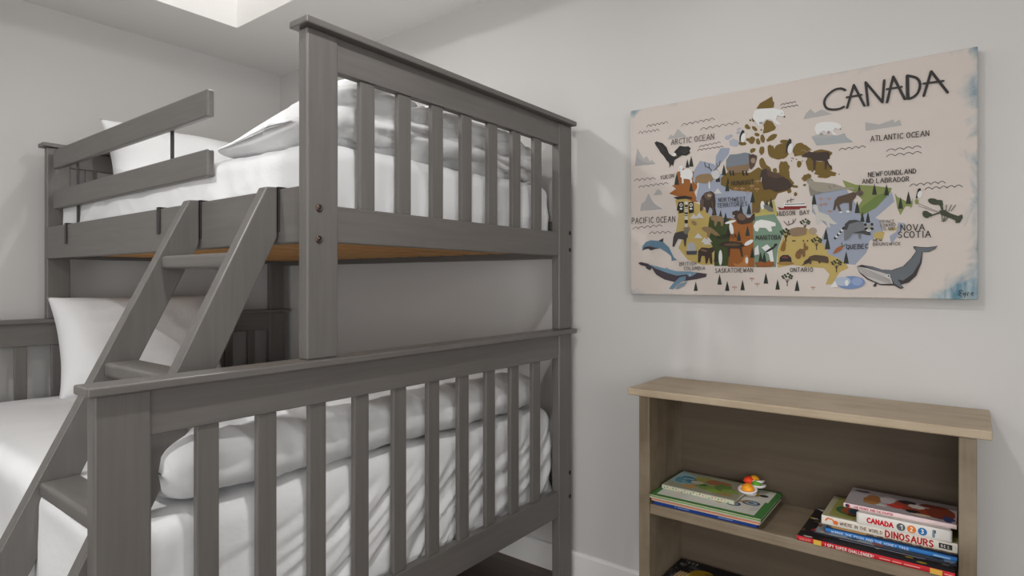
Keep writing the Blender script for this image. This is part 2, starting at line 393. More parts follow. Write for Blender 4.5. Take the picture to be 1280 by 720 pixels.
# ------------------------------------------------------------------ bookshelf
SHF = thing('bookshelf', 'low brown-stained wooden bookshelf against the right wall below the painting', 'bookshelf', (1.74, .38, 0))
def spart(mb, name): return part(mb, name, SHF, SHF)
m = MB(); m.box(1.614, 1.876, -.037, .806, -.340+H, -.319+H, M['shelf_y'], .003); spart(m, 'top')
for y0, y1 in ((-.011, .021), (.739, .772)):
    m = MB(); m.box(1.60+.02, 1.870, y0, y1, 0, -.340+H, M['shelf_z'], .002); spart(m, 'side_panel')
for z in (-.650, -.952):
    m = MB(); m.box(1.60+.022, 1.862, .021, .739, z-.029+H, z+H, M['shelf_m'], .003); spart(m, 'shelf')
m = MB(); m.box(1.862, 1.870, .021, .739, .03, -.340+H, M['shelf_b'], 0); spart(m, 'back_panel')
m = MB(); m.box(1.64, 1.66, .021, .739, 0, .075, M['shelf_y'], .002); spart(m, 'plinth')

# ------------------------------------------------------------------ drawing with strokes and patches
FONT = {
 'A': [[(0, 0), (.42, 1), (.84, 0)], [(.16, .36), (.70, .38)]],
 'B': [[(0, 0), (0, 1), (.5, .96), (.62, .78), (.5, .57), (0, .52)], [(.5, .55), (.7, .36), (.62, .1), (.4, 0), (0, 0)]],
 'C': [[(.72, .86), (.5, 1), (.2, .9), (.02, .55), (.1, .18), (.4, 0), (.74, .12)]],
 'D': [[(0, 0), (.02, 1), (.45, .9), (.72, .55), (.62, .18), (.35, 0), (0, 0)]],
 'E': [[(.6, 1), (0, 1), (0, 0), (.62, 0)], [(0, .52), (.5, .52)]],
 'F': [[(.6, 1), (0, 1), (0, 0)], [(0, .52), (.48, .52)]],
 'G': [[(.72, .86), (.45, 1), (.15, .85), (.02, .5), (.12, .15), (.42, 0), (.72, .15), (.72, .45), (.45, .45)]],
 'H': [[(0, 0), (0, 1)], [(.65, 0), (.65, 1)], [(0, .5), (.65, .5)]],
 'I': [[(.15, 0), (.15, 1)]], 'J': [[(.5, 1), (.5, .2), (.3, 0), (.05, .12)]],
 'K': [[(0, 0), (0, 1)], [(.6, 1), (0, .45), (.64, 0)]], 'L': [[(0, 1), (0, 0), (.58, 0)]],
 'M': [[(0, 0), (.08, 1), (.42, .3), (.76, 1), (.86, 0)]], 'N': [[(0, 0), (0, 1), (.66, 0), (.66, 1)]],
 'O': [[(.36, 1), (.1, .85), (0, .5), (.12, .14), (.38, 0), (.66, .14), (.76, .5), (.64, .86), (.36, 1)]],
 'P': [[(0, 0), (0, 1), (.45, .97), (.62, .76), (.48, .52), (0, .46)]],
 'Q': [[(.36, 1), (.1, .85), (0, .5), (.12, .14), (.38, 0), (.66, .14), (.76, .5), (.64, .86), (.36, 1)], [(.45, .25), (.8, -.08)]],
 'R': [[(0, 0), (0, 1), (.45, .97), (.6, .76), (.46, .54), (0, .48)], [(.3, .5), (.66, 0)]],
 'S': [[(.58, .88), (.34, 1), (.08, .85), (.1, .62), (.5, .42), (.6, .2), (.36, 0), (.02, .1)]],
 'T': [[(0, 1), (.7, 1)], [(.35, 1), (.35, 0)]], 'U': [[(0, 1), (.02, .25), (.3, 0), (.58, .2), (.64, 1)]],
 'V': [[(0, 1), (.36, 0), (.72, 1)]], 'W': [[(0, 1), (.22, 0), (.46, .7), (.7, 0), (.92, 1)]],
 'X': [[(0, 0), (.65, 1)], [(0, 1), (.65, 0)]], 'Y': [[(0, 1), (.34, .5), (.68, 1)], [(.34, .5), (.34, 0)]],
 'Z': [[(0, 1), (.62, 1), (0, 0), (.66, 0)]],
 '1': [[(.1, .78), (.32, 1), (.32, 0)]], '2': [[(.05, .8), (.3, 1), (.56, .82), (.5, .55), (.02, 0), (.62, 0)]],
 '3': [[(.06, .92), (.34, 1), (.56, .8), (.3, .54), (.58, .3), (.34, 0), (.02, .1)]],
 '!': [[(.12, 1), (.12, .32)], [(.12, .06), (.12, 0)]], '.': [[(.1, .06), (.1, 0)]],
 'y': [[(.1, .6), (.3, .1)], [(.52, .62), (.2, -.4)]], 'r': [[(.08, 0), (.1, .6)], [(.1, .4), (.42, .6)]],
 'o': [[(.3, .6), (.05, .4), (.12, .08), (.4, 0), (.56, .3), (.3, .6)]],
}
ADV = {'I': .55, 'M': 1.16, 'W': 1.22, 'O': 1.08, 'Q': 1.08, 'A': 1.12, '1': .6, '!': .4, '.': .35}
def text_lines(txt):
    """strokes of a line of capitals in letter units, and its length"""
    x = 0; out = []
    for ch in txt:
        if ch == ' ': x += .55; continue
        for pl in FONT[ch]: out.append([(x+a, b) for a, b in pl])
        x += ADV.get(ch, .98)
    return out, x-.26
class Flat:
    """coloured patches and brush strokes lying on one flat surface; put() turns (a, b, lift) into a point"""
    def __init__(s, mb, put, step=4e-6): s.mb = mb; s.put = put; s.k = 0; s.step = step
    def lift(s): s.k += 1; return s.k*s.step
    def poly(s, pts, mat, l=None):
        l = s.lift() if l is None else l
        s.mb.add([s.put(a, b, l) for a, b in pts], [list(range(len(pts)))], mat)
    def blob(s, a, b, ra, rb, mat, ang=0, n=18, wob=0, seed=0):
        ca, sa = math.cos(R(ang)), math.sin(R(ang)); pts = []
        for i in range(n):
            t = 2*math.pi*i/n; k = 1+wob*N(math.cos(t)*2+seed, math.sin(t)*2, seed)
            u, v = ra*k*math.cos(t), rb*k*math.sin(t); pts.append((a+u*ca-v*sa, b+u*sa+v*ca))
        s.poly(pts, mat)
    def stroke(s, pts, w, mat, l=None):
        """one brush stroke: a mitred ribbon with rounded ends"""
        l = s.lift() if l is None else l
        P_ = [pts[0]]+[b for a, b in zip(pts, pts[1:]) if math.hypot(b[0]-a[0], b[1]-a[1]) > 1e-6]
        n = len(P_)
        if n < 2: return
        D_ = []
        for a, b in zip(P_, P_[1:]):
            L_ = math.hypot(b[0]-a[0], b[1]-a[1]); D_.append(((b[0]-a[0])/L_, (b[1]-a[1])/L_))
        for i in range(1, n-1):          # a sharp corner starts a new brush stroke
            if D_[i-1][0]*D_[i][0]+D_[i-1][1]*D_[i][1] < .25:
                s.stroke(P_[:i+1], w, mat, l); s.stroke(P_[i:], w, mat, l+6e-7); return
        h = w/2; left = []; right = []
        for i in range(n):
            d0 = D_[max(i-1, 0)]; d1 = D_[min(i, n-2)]
            m = (-(d0[1]+d1[1]), d0[0]+d1[0]); q_ = math.hypot(*m)
            m = (m[0]/q_, m[1]/q_) if q_ > 1e-6 else (-d0[1], d0[0])
            c = max(.45, abs(m[0]*-d0[1]+m[1]*d0[0])); k = h/c
            left.append((P_[i][0]+m[0]*k, P_[i][1]+m[1]*k)); right.append((P_[i][0]-m[0]*k, P_[i][1]-m[1]*k))
        V = left+right; F_ = [[i, i+1, n+i+1, n+i] for i in range(n-1)]
        if w > .0012:
            for e, (p, d, sg) in ((0, (P_[0], D_[0], -1)), (n-1, (P_[-1], D_[-1], 1))):
                cap = [e]; b0 = len(V)
                for t in (.25, .5, .75):
                    a_ = math.pi*t; V.append((p[0]-d[1]*h*math.cos(a_)+sg*d[0]*h*math.sin(a_), p[1]+d[0]*h*math.cos(a_)+sg*d[1]*h*math.sin(a_)))
                F_.append([e, b0, b0+1, b0+2, n+e])
        s.mb.add([s.put(u, v, l) for u, v in V], F_, mat)
    def text(s, txt, a0, b0, a1, b1, h, w, mat, up=None):
        """line of capitals from (a0,b0) to (a1,b1) along its foot; h = letter height, up = direction of height"""
        lines, n = text_lines(txt); dx, dy = (a1-a0)/n, (b1-b0)/n
        if up is None:
            q = math.hypot(dx, dy); up = (-dy/q, dx/q)
        l = s.lift()
        for pl in lines: s.stroke([(a0+x*dx+y*h*up[0], b0+x*dy+y*h*up[1]) for x, y in pl], w, mat, l)

# ------------------------------------------------------------------ painting of the map
#ART_BEGIN
XP = 1.849
PT = thing('painting', 'wide canvas painting of an illustrated animal map of Canada on the right wall', 'painting', (XW, .449, .26+H))
CY0, CY1, CZ0, CZ1 = -.014, .912, -.049, .570
cv, nt, p = newmat('canvas_paint'); L = nt.links
tc = nd(nt, 'ShaderNodeTexCoord'); sp = nd(nt, 'ShaderNodeSeparateXYZ'); L.new(tc.outputs['Object'], sp.inputs[0])
def mth(op, a, b=None, clamp=False):
    n = nd(nt, 'ShaderNodeMath', operation=op); n.use_clamp = clamp
    for i, q in ((0, a), (1, b)):
        if q is None: continue
        if isinstance(q, (int, float)): n.inputs[i].default_value = q
        else: L.new(q, n.inputs[i])
    return n.outputs[0]
Yc = (CY0+CY1)/2; Zc = (CZ0+CZ1)/2
ex = mth('ADD', sp.outputs['Y'], .463)               # distance from the right edge
exl = mth('SUBTRACT', .463, sp.outputs['Y'])
eb = mth('ADD', sp.outputs['Z'], .3095); et = mth('SUBTRACT', .3095, sp.outputs['Z'])
n1 = nd(nt, 'ShaderNodeTexNoise'); n1.inputs['Scale'].default_value = 9; n1.inputs['Detail'].default_value = 6; n1.inputs['Distortion'].default_value = 1.5
L.new(tc.outputs['Object'], n1.inputs['Vector'])
nz = mth('MULTIPLY', mth('SUBTRACT', n1.outputs['Fac'], .5), .16)
def edge(d, width): return mth('MULTIPLY', mth('SUBTRACT', width, mth('ADD', d, nz)), 22, True)
def corner(d1, d2, width): return edge(mth('ADD', d1, d2), width)
mask = mth('MAXIMUM', mth('MAXIMUM', edge(ex, .022), mth('MULTIPLY', edge(eb, -.012), .8)), mth('MAXIMUM', corner(ex, eb, .105), mth('MAXIMUM', corner(ex, et, .06), mth('MAXIMUM', corner(exl, et, .045), corner(exl, eb, .045)))))
mask = mth('MAXIMUM', mask, mth('MULTIPLY', edge(et, -.012), .6)); mask = mth('MAXIMUM', mask, mth('MULTIPLY', edge(exl, -.03), .7))
n2 = nd(nt, 'ShaderNodeTexNoise'); n2.inputs['Scale'].default_value = 30; n2.inputs['Detail'].default_value = 4
mp = nd(nt, 'ShaderNodeMapping'); mp.inputs['Scale'].default_value = (1, 1.6, .6); L.new(tc.outputs['Object'], mp.inputs[0]); L.new(mp.outputs[0], n2.inputs['Vector'])
r2 = nd(nt, 'ShaderNodeValToRGB'); r2.color_ramp.elements[0].position = .38; r2.color_ramp.elements[1].position = .66
r2.color_ramp.elements[0].color = rgb(92, 130, 148, .9); r2.color_ramp.elements[1].color = rgb(184, 194, 196, .8); L.new(n2.outputs['Fac'], r2.inputs[0])
n3 = nd(nt, 'ShaderNodeTexNoise'); n3.inputs['Scale'].default_value = 5; n3.inputs['Detail'].default_value = 5; mp3 = nd(nt, 'ShaderNodeMapping'); mp3.inputs['Scale'].default_value = (1, 1, 5)
L.new(tc.outputs['Object'], mp3.inputs[0]); L.new(mp3.outputs[0], n3.inputs['Vector'])
r3 = nd(nt, 'ShaderNodeValToRGB'); r3.color_ramp.elements[0].color = rgb(211, 201, 193, .80); r3.color_ramp.elements[1].color = rgb(216, 206, 198, .80); L.new(n3.outputs['Fac'], r3.inputs[0])
mx = nd(nt, 'ShaderNodeMix', data_type='RGBA'); L.new(mask, mx.inputs[0]); L.new(r3.outputs[0], mx.inputs[6]); L.new(r2.outputs[0], mx.inputs[7])
L.new(mx.outputs[2], p.inputs['Base Color']); p.inputs['Roughness'].default_value = .7; p.inputs['Specular IOR Level'].default_value = .2
m = MB(); m.box(XP, XW-.0005, CY0, CY1, CZ0+H, CZ1+H, cv, .003)
CVO = part(m, 'canvas', PT, PT)
CVO.data.transform(Matrix.Translation((0, PT.location.y-Yc, PT.location.z-(Zc+H)))); CVO.location = (0, Yc-PT.location.y, Zc+H-PT.location.z)

_c, _s = math.cos(R(52.55)), math.sin(R(52.55))
def on_canvas(u, v):
    """where a point measured on the photographed canvas lies on the real one: (distance along the wall, height)"""
    a = (u-640)/748.5; d = XP/(_c*a+_s); return (-_s*a+_c)*d, (349.7-v)/748.5*d+H
FR = {'W': (770, 40, 2), 'A': (780, 120, 6), 'B': (780, 240, 5.1417), 'C': (880, 110, 6), 'D': (880, 220, 4.8), 'E': (980, 130, 6), 'F': (980, 240, 5.1417), 'G': (1070, 60, 4.5), 'H': (1070, 210, 4.2353)}
am = MB()
def putter(lift0): return lambda a, b, l: (XP-lift0-l, a, b)
ART = Flat(am, putter(.0004)); TXT = Flat(am, putter(.0034), 2e-6)
def q(fr, x, y):
    ox, oy, k = FR[fr]; return on_canvas(ox+x/k, oy+y/k)
def PO(fr, col, *xy):
    ART.poly([q(fr, xy[i], xy[i+1]) for i in range(0, len(xy), 2)], pal(*col, k=.84))
def BL(fr, col, x, y, rx, ry, ang=0, n=18, wob=0):
    ca, sa = math.cos(R(ang)), math.sin(R(ang)); pts = []
    for i in range(n):
        t = 2*math.pi*i/n; k = 1+wob*N(math.cos(t)*2+x, math.sin(t)*2, y)
        u, v = rx*k*math.cos(t), ry*k*math.sin(t); pts.append(q(fr, x+u*ca-v*sa, y+u*sa+v*ca))
    ART.poly(pts, pal(*col, k=.84))
def ST(fr, col, w, *xy, F=None):
    pts = [q(fr, xy[i], xy[i+1]) for i in range(0, len(xy), 2)]
    (F or ART).stroke(pts, w, pal(*col, k=.84))
def WAVE(fr, x0, y0, x1, y1, n, up, col=(62, 62, 70), w=.0016):
    pts = []
    for k in range(n):
        for j in range(7):
            t = (k+j/6)/n; pts.append(q(fr, x0+(x1-x0)*t, y0+(y1-y0)*t-up*math.sin(math.pi*j/6)))
    ART.stroke(pts, w, pal(*col, k=.84))
INK = (52, 46, 44)
def TX(fr, txt, x0, y0, x1, y1, h, w=.0022, col=INK):
    a = q(fr, x0, y0); b = q(fr, x1, y1); c = q(fr, x0, y0-h); d = q(fr, x1, y1-h)
    TXT.text(txt, a[0], a[1], b[0], b[1], ((c[1]-a[1])+(d[1]-b[1]))/2, w*.82, pal(*col, k=.84), up=(0, 1))
OLV = (112, 90, 36); YEL = (184, 162, 96); ORG = (150, 92, 42); BLU = (150, 158, 174); GRN = (62, 74, 40); TEA = (116, 142, 122); DRK = (44, 42, 40); LIM = (128, 138, 80); GRY = (172, 170, 168); BRN = (64, 50, 42); TRE = (46, 50, 42); WHT = (220, 220, 218); TAN = (140, 116, 84)
# the land
PO('W', ORG, 152, 352, 166, 340, 190, 348, 212, 352, 206, 385, 196, 400, 205, 425, 190, 425, 160, 413, 133, 404, 150, 392, 140, 384, 152, 380)
PO('W', BLU, 196, 345, 210, 322, 245, 330, 262, 355, 330, 372, 342, 395, 340, 460, 290, 468, 235, 462, 214, 430, 200, 420, 206, 388, 192, 372)
PO('W', BLU, 250, 310, 262, 290, 285, 290, 282, 305, 262, 330, 248, 340)
PO('W', OLV, 262, 365, 280, 350, 335, 352, 356, 338, 378, 350, 425, 352, 446, 378, 432, 396, 405, 404, 398, 418, 376, 428, 362, 450, 340, 460, 340, 400, 290, 396, 262, 382)
PO('W', YEL, 148, 420, 166, 412, 190, 424, 212, 432, 238, 462, 228, 500, 245, 548, 248, 582, 214, 582, 180, 570, 156, 540, 165, 520, 150, 500, 156, 460)
PO('W', GRN, 234, 462, 290, 466, 288, 585, 246, 585, 246, 548, 228, 505)
PO('W', ORG, 284, 468, 346, 462, 346, 588, 280, 587, 284, 540)
PO('W', (176, 166, 96), 340, 455, 396, 420, 404, 458, 396, 470, 342, 470)
PO('W', TEA, 342, 462, 396, 455, 412, 480, 420, 500, 404, 545, 400, 588, 346, 588)
PO('W', YEL, 404, 548, 424, 498, 450, 496, 470, 486, 500, 505, 530, 530, 532, 556, 566, 566, 582, 590, 560, 600, 540, 630, 524, 632, 534, 606, 520, 590, 480, 588, 440, 582, 404, 590)
PO('W', BLU, 490, 400, 540, 392, 576, 394, 600, 430, 628, 455, 660, 470, 668, 500, 634, 522, 626, 552, 598, 582, 574, 580, 556, 565, 532, 556, 512, 520, 528, 486, 490, 450)
PO('W', BLU, 606, 450, 640, 446, 690, 400, 696, 424, 640, 472, 612, 480)
PO('W', LIM, 566, 370, 600, 382, 640, 384, 690, 390, 686, 402, 650, 440, 612, 460, 602, 440, 616, 420, 600, 402, 576, 392)
PO('W', (104, 124, 66), 612, 440, 650, 410, 684, 396, 684, 404, 650, 440, 612, 460)
PO('W', LIM, 697, 402, 703, 412, 728, 424, 742, 426, 740, 436, 724, 436, 711, 458, 703, 440)
PO('W', YEL, 642, 506, 656, 498, 672, 500, 668, 516, 650, 520)
PO('W', BLU, 684, 510, 700, 500, 706, 476, 722, 478, 712, 500, 688, 532)
PO('W', (190, 178, 120), 680, 492, 700, 488, 706, 494, 684, 498)
# arctic islands
PO('C', OLV, 392, 155, 420, 115, 512, 62, 516, 95, 528, 110, 524, 146, 480, 156)
PO('C', OLV, 445, 275, 470, 240, 510, 250, 540, 295, 530, 315, 480, 335, 440, 342, 450, 300)
for x, y, rx, ry, an in ((327, 293, 24, 16, 40), (380, 305, 24, 13, 45), (348, 242, 8, 8, 0), (368, 240, 8, 18, -25), (430, 314, 8, 7, 0), (398, 350, 20, 13, 15), (406, 402, 16, 24, -10), (360, 392, 22, 30, 10), (332, 388, 18, 12, 20), (288, 416, 30, 16, 10), (440, 380, 18, 32, -10), (510, 372, 46, 20, -32), (366, 468, 24, 15, -30), (434, 470, 20, 34, 12), (600, 402, 30, 14, -10), (505, 475, 26, 52, -8), (570, 470, 44, 56, 10), (560, 512, 60, 26, 0), (440, 570, 24, 46, -12), (405, 624, 18, 18, 0), (532, 618, 18, 18, 30), (600, 600, 40, 52, 12), (700, 470, 34, 44, 10), (480, 600, 30, 14, 40), (712, 572, 16, 26, 0), (268, 664, 26, 8, -10)):
    BL('C', OLV, x, y, rx, ry, an, 16, .35)
for x, y, rx, ry in ((186, 368, 32, 16), (262, 308, 18, 8), (226, 412, 36, 34), (258, 335, 16, 12)): BL('C', (168, 172, 184), x, y, rx, ry, -25, 14, .4)
for x, y, rx, ry, an in ((135, 340, 62, 46, 10), (10, 340, 34, 62, 10), (200, 450, 34, 60, -5), (282, 470, 80, 42, 5), (310, 520, 84, 22, 2), (170, 550, 38, 24, -30), (290, 370, 70, 26, 5), (115, 450, 18, 24, 0), (80, 618, 26, 10, 10), (86, 676, 14, 16, 0), (155, 608, 12, 8, 0), (40, 650, 16, 20, 0), (300, 544, 50, 12, 0), (20, 560, 24, 80, 0)):
    BL('E', OLV, x, y, rx, ry, an, 18, .35)
for k, (x, y) in enumerate(((60, 405), (70, 410), (57, 427), (94, 415), (138, 428), (414, 527), (36, 372))): BL('E', BRN, x, y, 5, 4)
# icebergs
PO('A', GRY, 325, 328, 350, 290, 370, 300, 405, 245, 440, 280, 470, 303)
PO('A', GRY, 82, 526, 100, 390, 128, 440, 150, 470, 170, 450, 195, 490, 210, 480, 240, 510); PO('A', (160, 158, 158), 82, 526, 96, 430, 110, 470, 160, 500, 240, 510)
PO('B', GRY, 104, 122, 112, 76, 135, 60, 158, 8, 184, 60, 205, 82, 248, 110); PO('B', GRY, 190, 20, 216, -18, 240, -6, 248, 16)
PO('E', GRY, 145, 115, 165, 70, 198, 38, 232, 68, 280, 40, 362, 76)
PO('E', (162, 166, 168), 205, 245, 262, 228, 400, 238, 455, 218, 470, 250, 520, 285, 245, 312); PO('E', GRY, 205, 245, 262, 228, 380, 236, 300, 262)
PO('G', GRY, 52, 418, 130, 430, 212, 402, 216, 420, 246, 402, 258, 436, 54, 466)
# little waves
for a in (('A', 170, 235, 330, 205, 5, 16), ('A', 108, 286, 265, 262, 5, 16), ('A', 432, 226, 680, 178, 6, 16), ('A', 572, 258, 860, 208, 6, 16), ('A', 565, 386, 725, 352, 5, 11), ('A', 552, 412, 745, 384, 6, 11),
          ('A', 78, 640, 236, 626, 4, 16), ('A', 110, 690, 332, 660, 6, 14), ('B', 56, 240, 246, 222, 5, 13), ('B', 163, 270, 302, 265, 4, 13),
          ('C', 575, 130, 690, 108, 4, 9), ('C', 582, 155, 706, 134, 4, 9), ('E', 412, 350, 612, 326, 4, 15), ('G', 172, 582, 366, 560, 4, 12), ('G', 172, 612, 368, 592, 4, 12), ('H', 284, 98, 473, 80, 5, 12), ('H', 364, 116, 562, 100, 5, 12)): WAVE(*a)
# trees
def fir(fr, x, y, h, w=None, col=TRE):
    w = w or h*.42; PO(fr, col, x-w/2, y, x-w*.34, y-h*.4, x-w*.2, y-h*.66, x, y-h, x+w*.22, y-h*.62, x+w*.36, y-h*.36, x+w/2, y)
for x, y, h in ((476, 538, 66), (505, 530, 82), (396, 666, 88), (504, 715, 70), (706, 640, 78)): fir('A', x, y, h)
for x, y, h in ((150, 655, 84), (104, 705, 80), (180, 720, 50)): fir('C', x, y, h)
for x, y, h in ((140, 92, 62), (292, 160, 66), (402, 195, 66), (378, 190, 50), (270, 230, 68), (222, 232, 66), (130, 282, 66), (100, 280, 78), (62, 236, 70), (262, 360, 64), (210, 390, 64), (290, 490, 64), (146, 360, 66), (72, 514, 62), (340, 520, 66), (362, 520, 66)): fir('D', x, y, h)
for x, y, h in ((94, 652, 64), (140, 690, 62), (232, 686, 64), (372, 646, 66), (442, 682, 64), (560, 690, 66)): fir('D', x, y, h)
for x, y, h in ((194, 80, 74), (280, 368, 84), (270, 306, 74), (472, 136, 76), (504, 192, 64), (540, 190, 64), (400, 460, 80), (84, 636, 70), (580, 16, 40)): fir('F', x, y, h)
for x, y, h in ((18, 140, 54), (98, 142, 60), (162, 146, 62), (6, 236, 60), (34, 286, 56), (64, 290, 56), (236, 216, 64), (278, 190, 68)): fir('H', x, y, h)
fir('B', 462, 636, 62); fir('B', 352, 120, 60); fir('F', 440, 470, 0.1)
def leafy(fr, x, y, k=1.0):
    ST(fr, BRN, .0022, x, y, x, y-40*k); ST(fr, BRN, .0015, x, y-18*k, x-14*k, y-44*k); ST(fr, BRN, .0015, x, y-20*k, x+14*k, y-46*k)
    for dx, dy in ((-22, -48), (-6, -56), (12, -54), (24, -46), (-14, -66), (4, -74), (18, -66), (-28, -58), (28, -58)): BL(fr, (52, 62, 40), x+dx*k, y+dy*k, 8*k, 6*k, 0, 10)
leafy('D', 500, 660, 1); leafy('D', 490, 392, 1); leafy('F', 136, 250, 1); leafy('F', 210, 370, 1.05); leafy('F', 338, 514, 1.05); leafy('F', 14, 318, 1)
# red paddles and leaves
def sprig(fr, x, y, k=1, col=(178, 132, 106)):
    ST(fr, col, .0016, x, y, x, y-16*k)
    for dx in (-10, 0, 10): BL(fr, col, x+dx*k, y-16*k-(4 if dx == 0 else 0)*k, 6*k, 3.4*k, dx*-4, 8)
for x, y in ((184, 684), (288, 632), (320, 664), (288, 76), (318, 95), (262, 112), (192, 92), (230, 92), (322, 48)): sprig('D', x, y)
for x, y in ((188, 630), (236, 60), (290, 60), (238, 98), (296, 140), (268, 92)): sprig('F', x, y, 1)
# eagle
PO('A', DRK, 230, 350, 246, 340, 268, 348, 290, 354, 320, 384, 338, 430, 364, 452, 384, 470, 376, 500, 370, 524, 358, 516, 346, 528, 336, 500, 320, 484, 300, 452, 275, 424, 262, 402, 240, 372)
PO('A', DRK, 362, 458, 384, 412, 420, 374, 456, 380, 486, 378, 503, 394, 492, 408, 498, 428, 470, 448, 436, 446, 398, 470, 376, 484)
BL('A', WHT, 378, 440, 15, 13); ST('A', (190, 150, 60), .002, 386, 448, 398, 452); ST('A', DRK, .0016, 344, 520, 340, 536); ST('A', DRK, .0016, 366, 512, 372, 528)
for p_ in ((250, 372, 292, 420), (262, 362, 306, 412), (470, 398, 430, 420), (480, 412, 440, 432)): ST('A', (84, 80, 76), .0011, *p_)
ST('A', (90, 80, 60), .0016, 350, 500, 352, 530)
# mountain goat, caribou, bear, ram
BL('A', WHT, 470, 585, 48, 40, 10, 18, .2); BL('A', WHT, 426, 545, 16, 24, 20); ST('A', WHT, .006, 440, 600, 442, 650); ST('A', WHT, .006, 500, 610, 506, 648); BL('A', DRK, 420, 548, 3, 4)
PO('A', TAN, 532, 650, 540, 606, 570, 588, 640, 582, 664, 600, 672, 624, 648, 650, 600, 656, 560, 650, 544, 668); ST('A', WHT, .004, 556, 655, 556, 690); ST('A', WHT, .004, 640, 645, 642, 690)
BL('A', (190, 186, 180), 668, 580, 14, 18, 20); ST('A', BRN, .002, 660, 560, 640, 540, 612, 530, 606, 500); ST('A', BRN, .002, 675, 560, 700, 535, 716, 520, 722, 486); ST('A', BRN, .0016, 640, 540, 640, 510); ST('A', BRN, .0016, 700, 535, 696, 505)
BL('C', (196, 196, 196), 90, 650, 30, 34)
PO('B', BRN, 490, 60, 500, 30, 522, 4, 560, -6, 584, 10, 590, 60, 586, 150, 572, 152, 568, 110, 552, 96, 540, 136, 528, 130, 526, 100, 508, 92, 498, 126, 490, 118)
PO('B', (98, 80, 66), 516, 10, 556, 0, 572, 16, 560, 44, 540, 52, 520, 36); BL('B', (170, 150, 128), 550, 22, 13, 10); BL('B', DRK, 552, 18, 4, 3); ST('B', (98, 82, 70), .0018, 512, 50, 508, 118); ST('B', (98, 82, 70), .0018, 566, 60, 578, 140); BL('B', (92, 74, 62), 500, 70, 8, 34)
PO('B', (70, 66, 66), 318, 290, 330, 262, 380, 250, 410, 256, 412, 290, 404, 300, 398, 350, 390, 350, 384, 306, 350, 302, 340, 320, 324, 354, 312, 350)
BL('B', (120, 112, 100), 402, 250, 16, 22, 15); ST('B', TAN, .004, 384, 236, 396, 228, 420, 228, 424, 244)
# totem
for y in (60, 84, 108, 132, 156, 180, 204): PO('B', DRK if (y//24) % 2 else (196, 190, 180), 390, y, 412, y, 410, y+22, 392, y+22)
PO('B', DRK, 318, 34, 390, 24, 440, 34, 436, 46, 400, 44, 344, 48)
for x in (368, 432):
    PO('B', DRK, x-16, 66, x+16, 62, x+18, 132, x-14, 138); BL('B', WHT, x, 84, 10, 12); BL('B', DRK, x, 84, 5, 7); BL('B', WHT, x, 108, 9, 6)
for y in (72, 100, 146, 172): BL('B', WHT, 396, y, 4, 4); BL('B', WHT, 406, y, 4, 4)
# white peaks, cougar, wolverine, igloo
for fr, x, y, k in (('B', 450, 165, 1), ('B', 486, 160, 1.1), ('B', 478, 290, 1.1), ('B', 520, 318, 1), ('B', 546, 314, .9), ('D', 20, 404, 1), ('D', 84, 100, 1)):
    PO(fr, (200, 198, 196), x-24*k, y+6, x-10*k, y-14*k, x, y-26*k, x+10*k, y-12*k, x+26*k, y+8)
PO('B', TAN, 498, 232, 520, 222, 560, 228, 600, 260, 617, 276, 617, 284, 590, 282, 560, 262, 548, 290, 536, 290, 534, 262, 512, 250); BL('B', TAN, 452, 200, 20, 12, 40)
PO('B', BRN, 478, 380, 500, 356, 550, 360, 578, 352, 580, 380, 566, 392, 570, 460, 556, 462, 548, 420, 536, 460, 526, 460, 520, 412, 500, 410, 492, 452, 476, 452); ST('B', (130, 100, 84), .004, 500, 372, 530, 380)
PO('B', (168, 168, 170), 406, 378, 408, 340, 424, 324, 448, 324, 462, 342, 464, 378); PO('B', (70, 72, 78), 400, 380, 472, 378, 468, 402, 406, 404)
# dolphin and humpback
PO('B', (96, 126, 146), 118, 378, 120, 348, 142, 322, 172, 310, 222, 314, 256, 296, 252, 320, 290, 356, 312, 400, 322, 420, 344, 438, 318, 440, 308, 442, 306, 414, 276, 388, 234, 362, 200, 358, 168, 346, 136, 356)
PO('B', (62, 56, 62), 120, 380, 132, 354, 166, 348, 200, 358, 234, 362, 200, 366, 176, 376, 158, 364, 132, 370); PO('B', (62, 56, 62), 222, 314, 256, 296, 252, 322)
PO('B', (70, 62, 70), 92, 456, 110, 450, 160, 462, 184, 476, 240, 500, 330, 516, 420, 512, 480, 518, 534, 526, 528, 546, 470, 560, 430, 566, 380, 574, 330, 580, 260, 562, 208, 530, 180, 488, 170, 504, 146, 492, 140, 478, 108, 470)
PO('B', (112, 142, 162), 150, 462, 196, 474, 266, 492, 276, 486, 290, 496, 340, 510, 430, 510, 470, 520, 440, 540, 420, 546, 404, 530, 340, 538, 280, 520, 210, 494)
PO('B', (104, 134, 154), 290, 622, 318, 586, 360, 548, 400, 540, 396, 566, 350, 590, 316, 626); PO('B', (126, 140, 150), 328, 620, 352, 592, 412, 572, 392, 602, 350, 624); BL('B', WHT, 426, 532, 6, 6); BL('B', DRK, 427, 532, 3, 3)
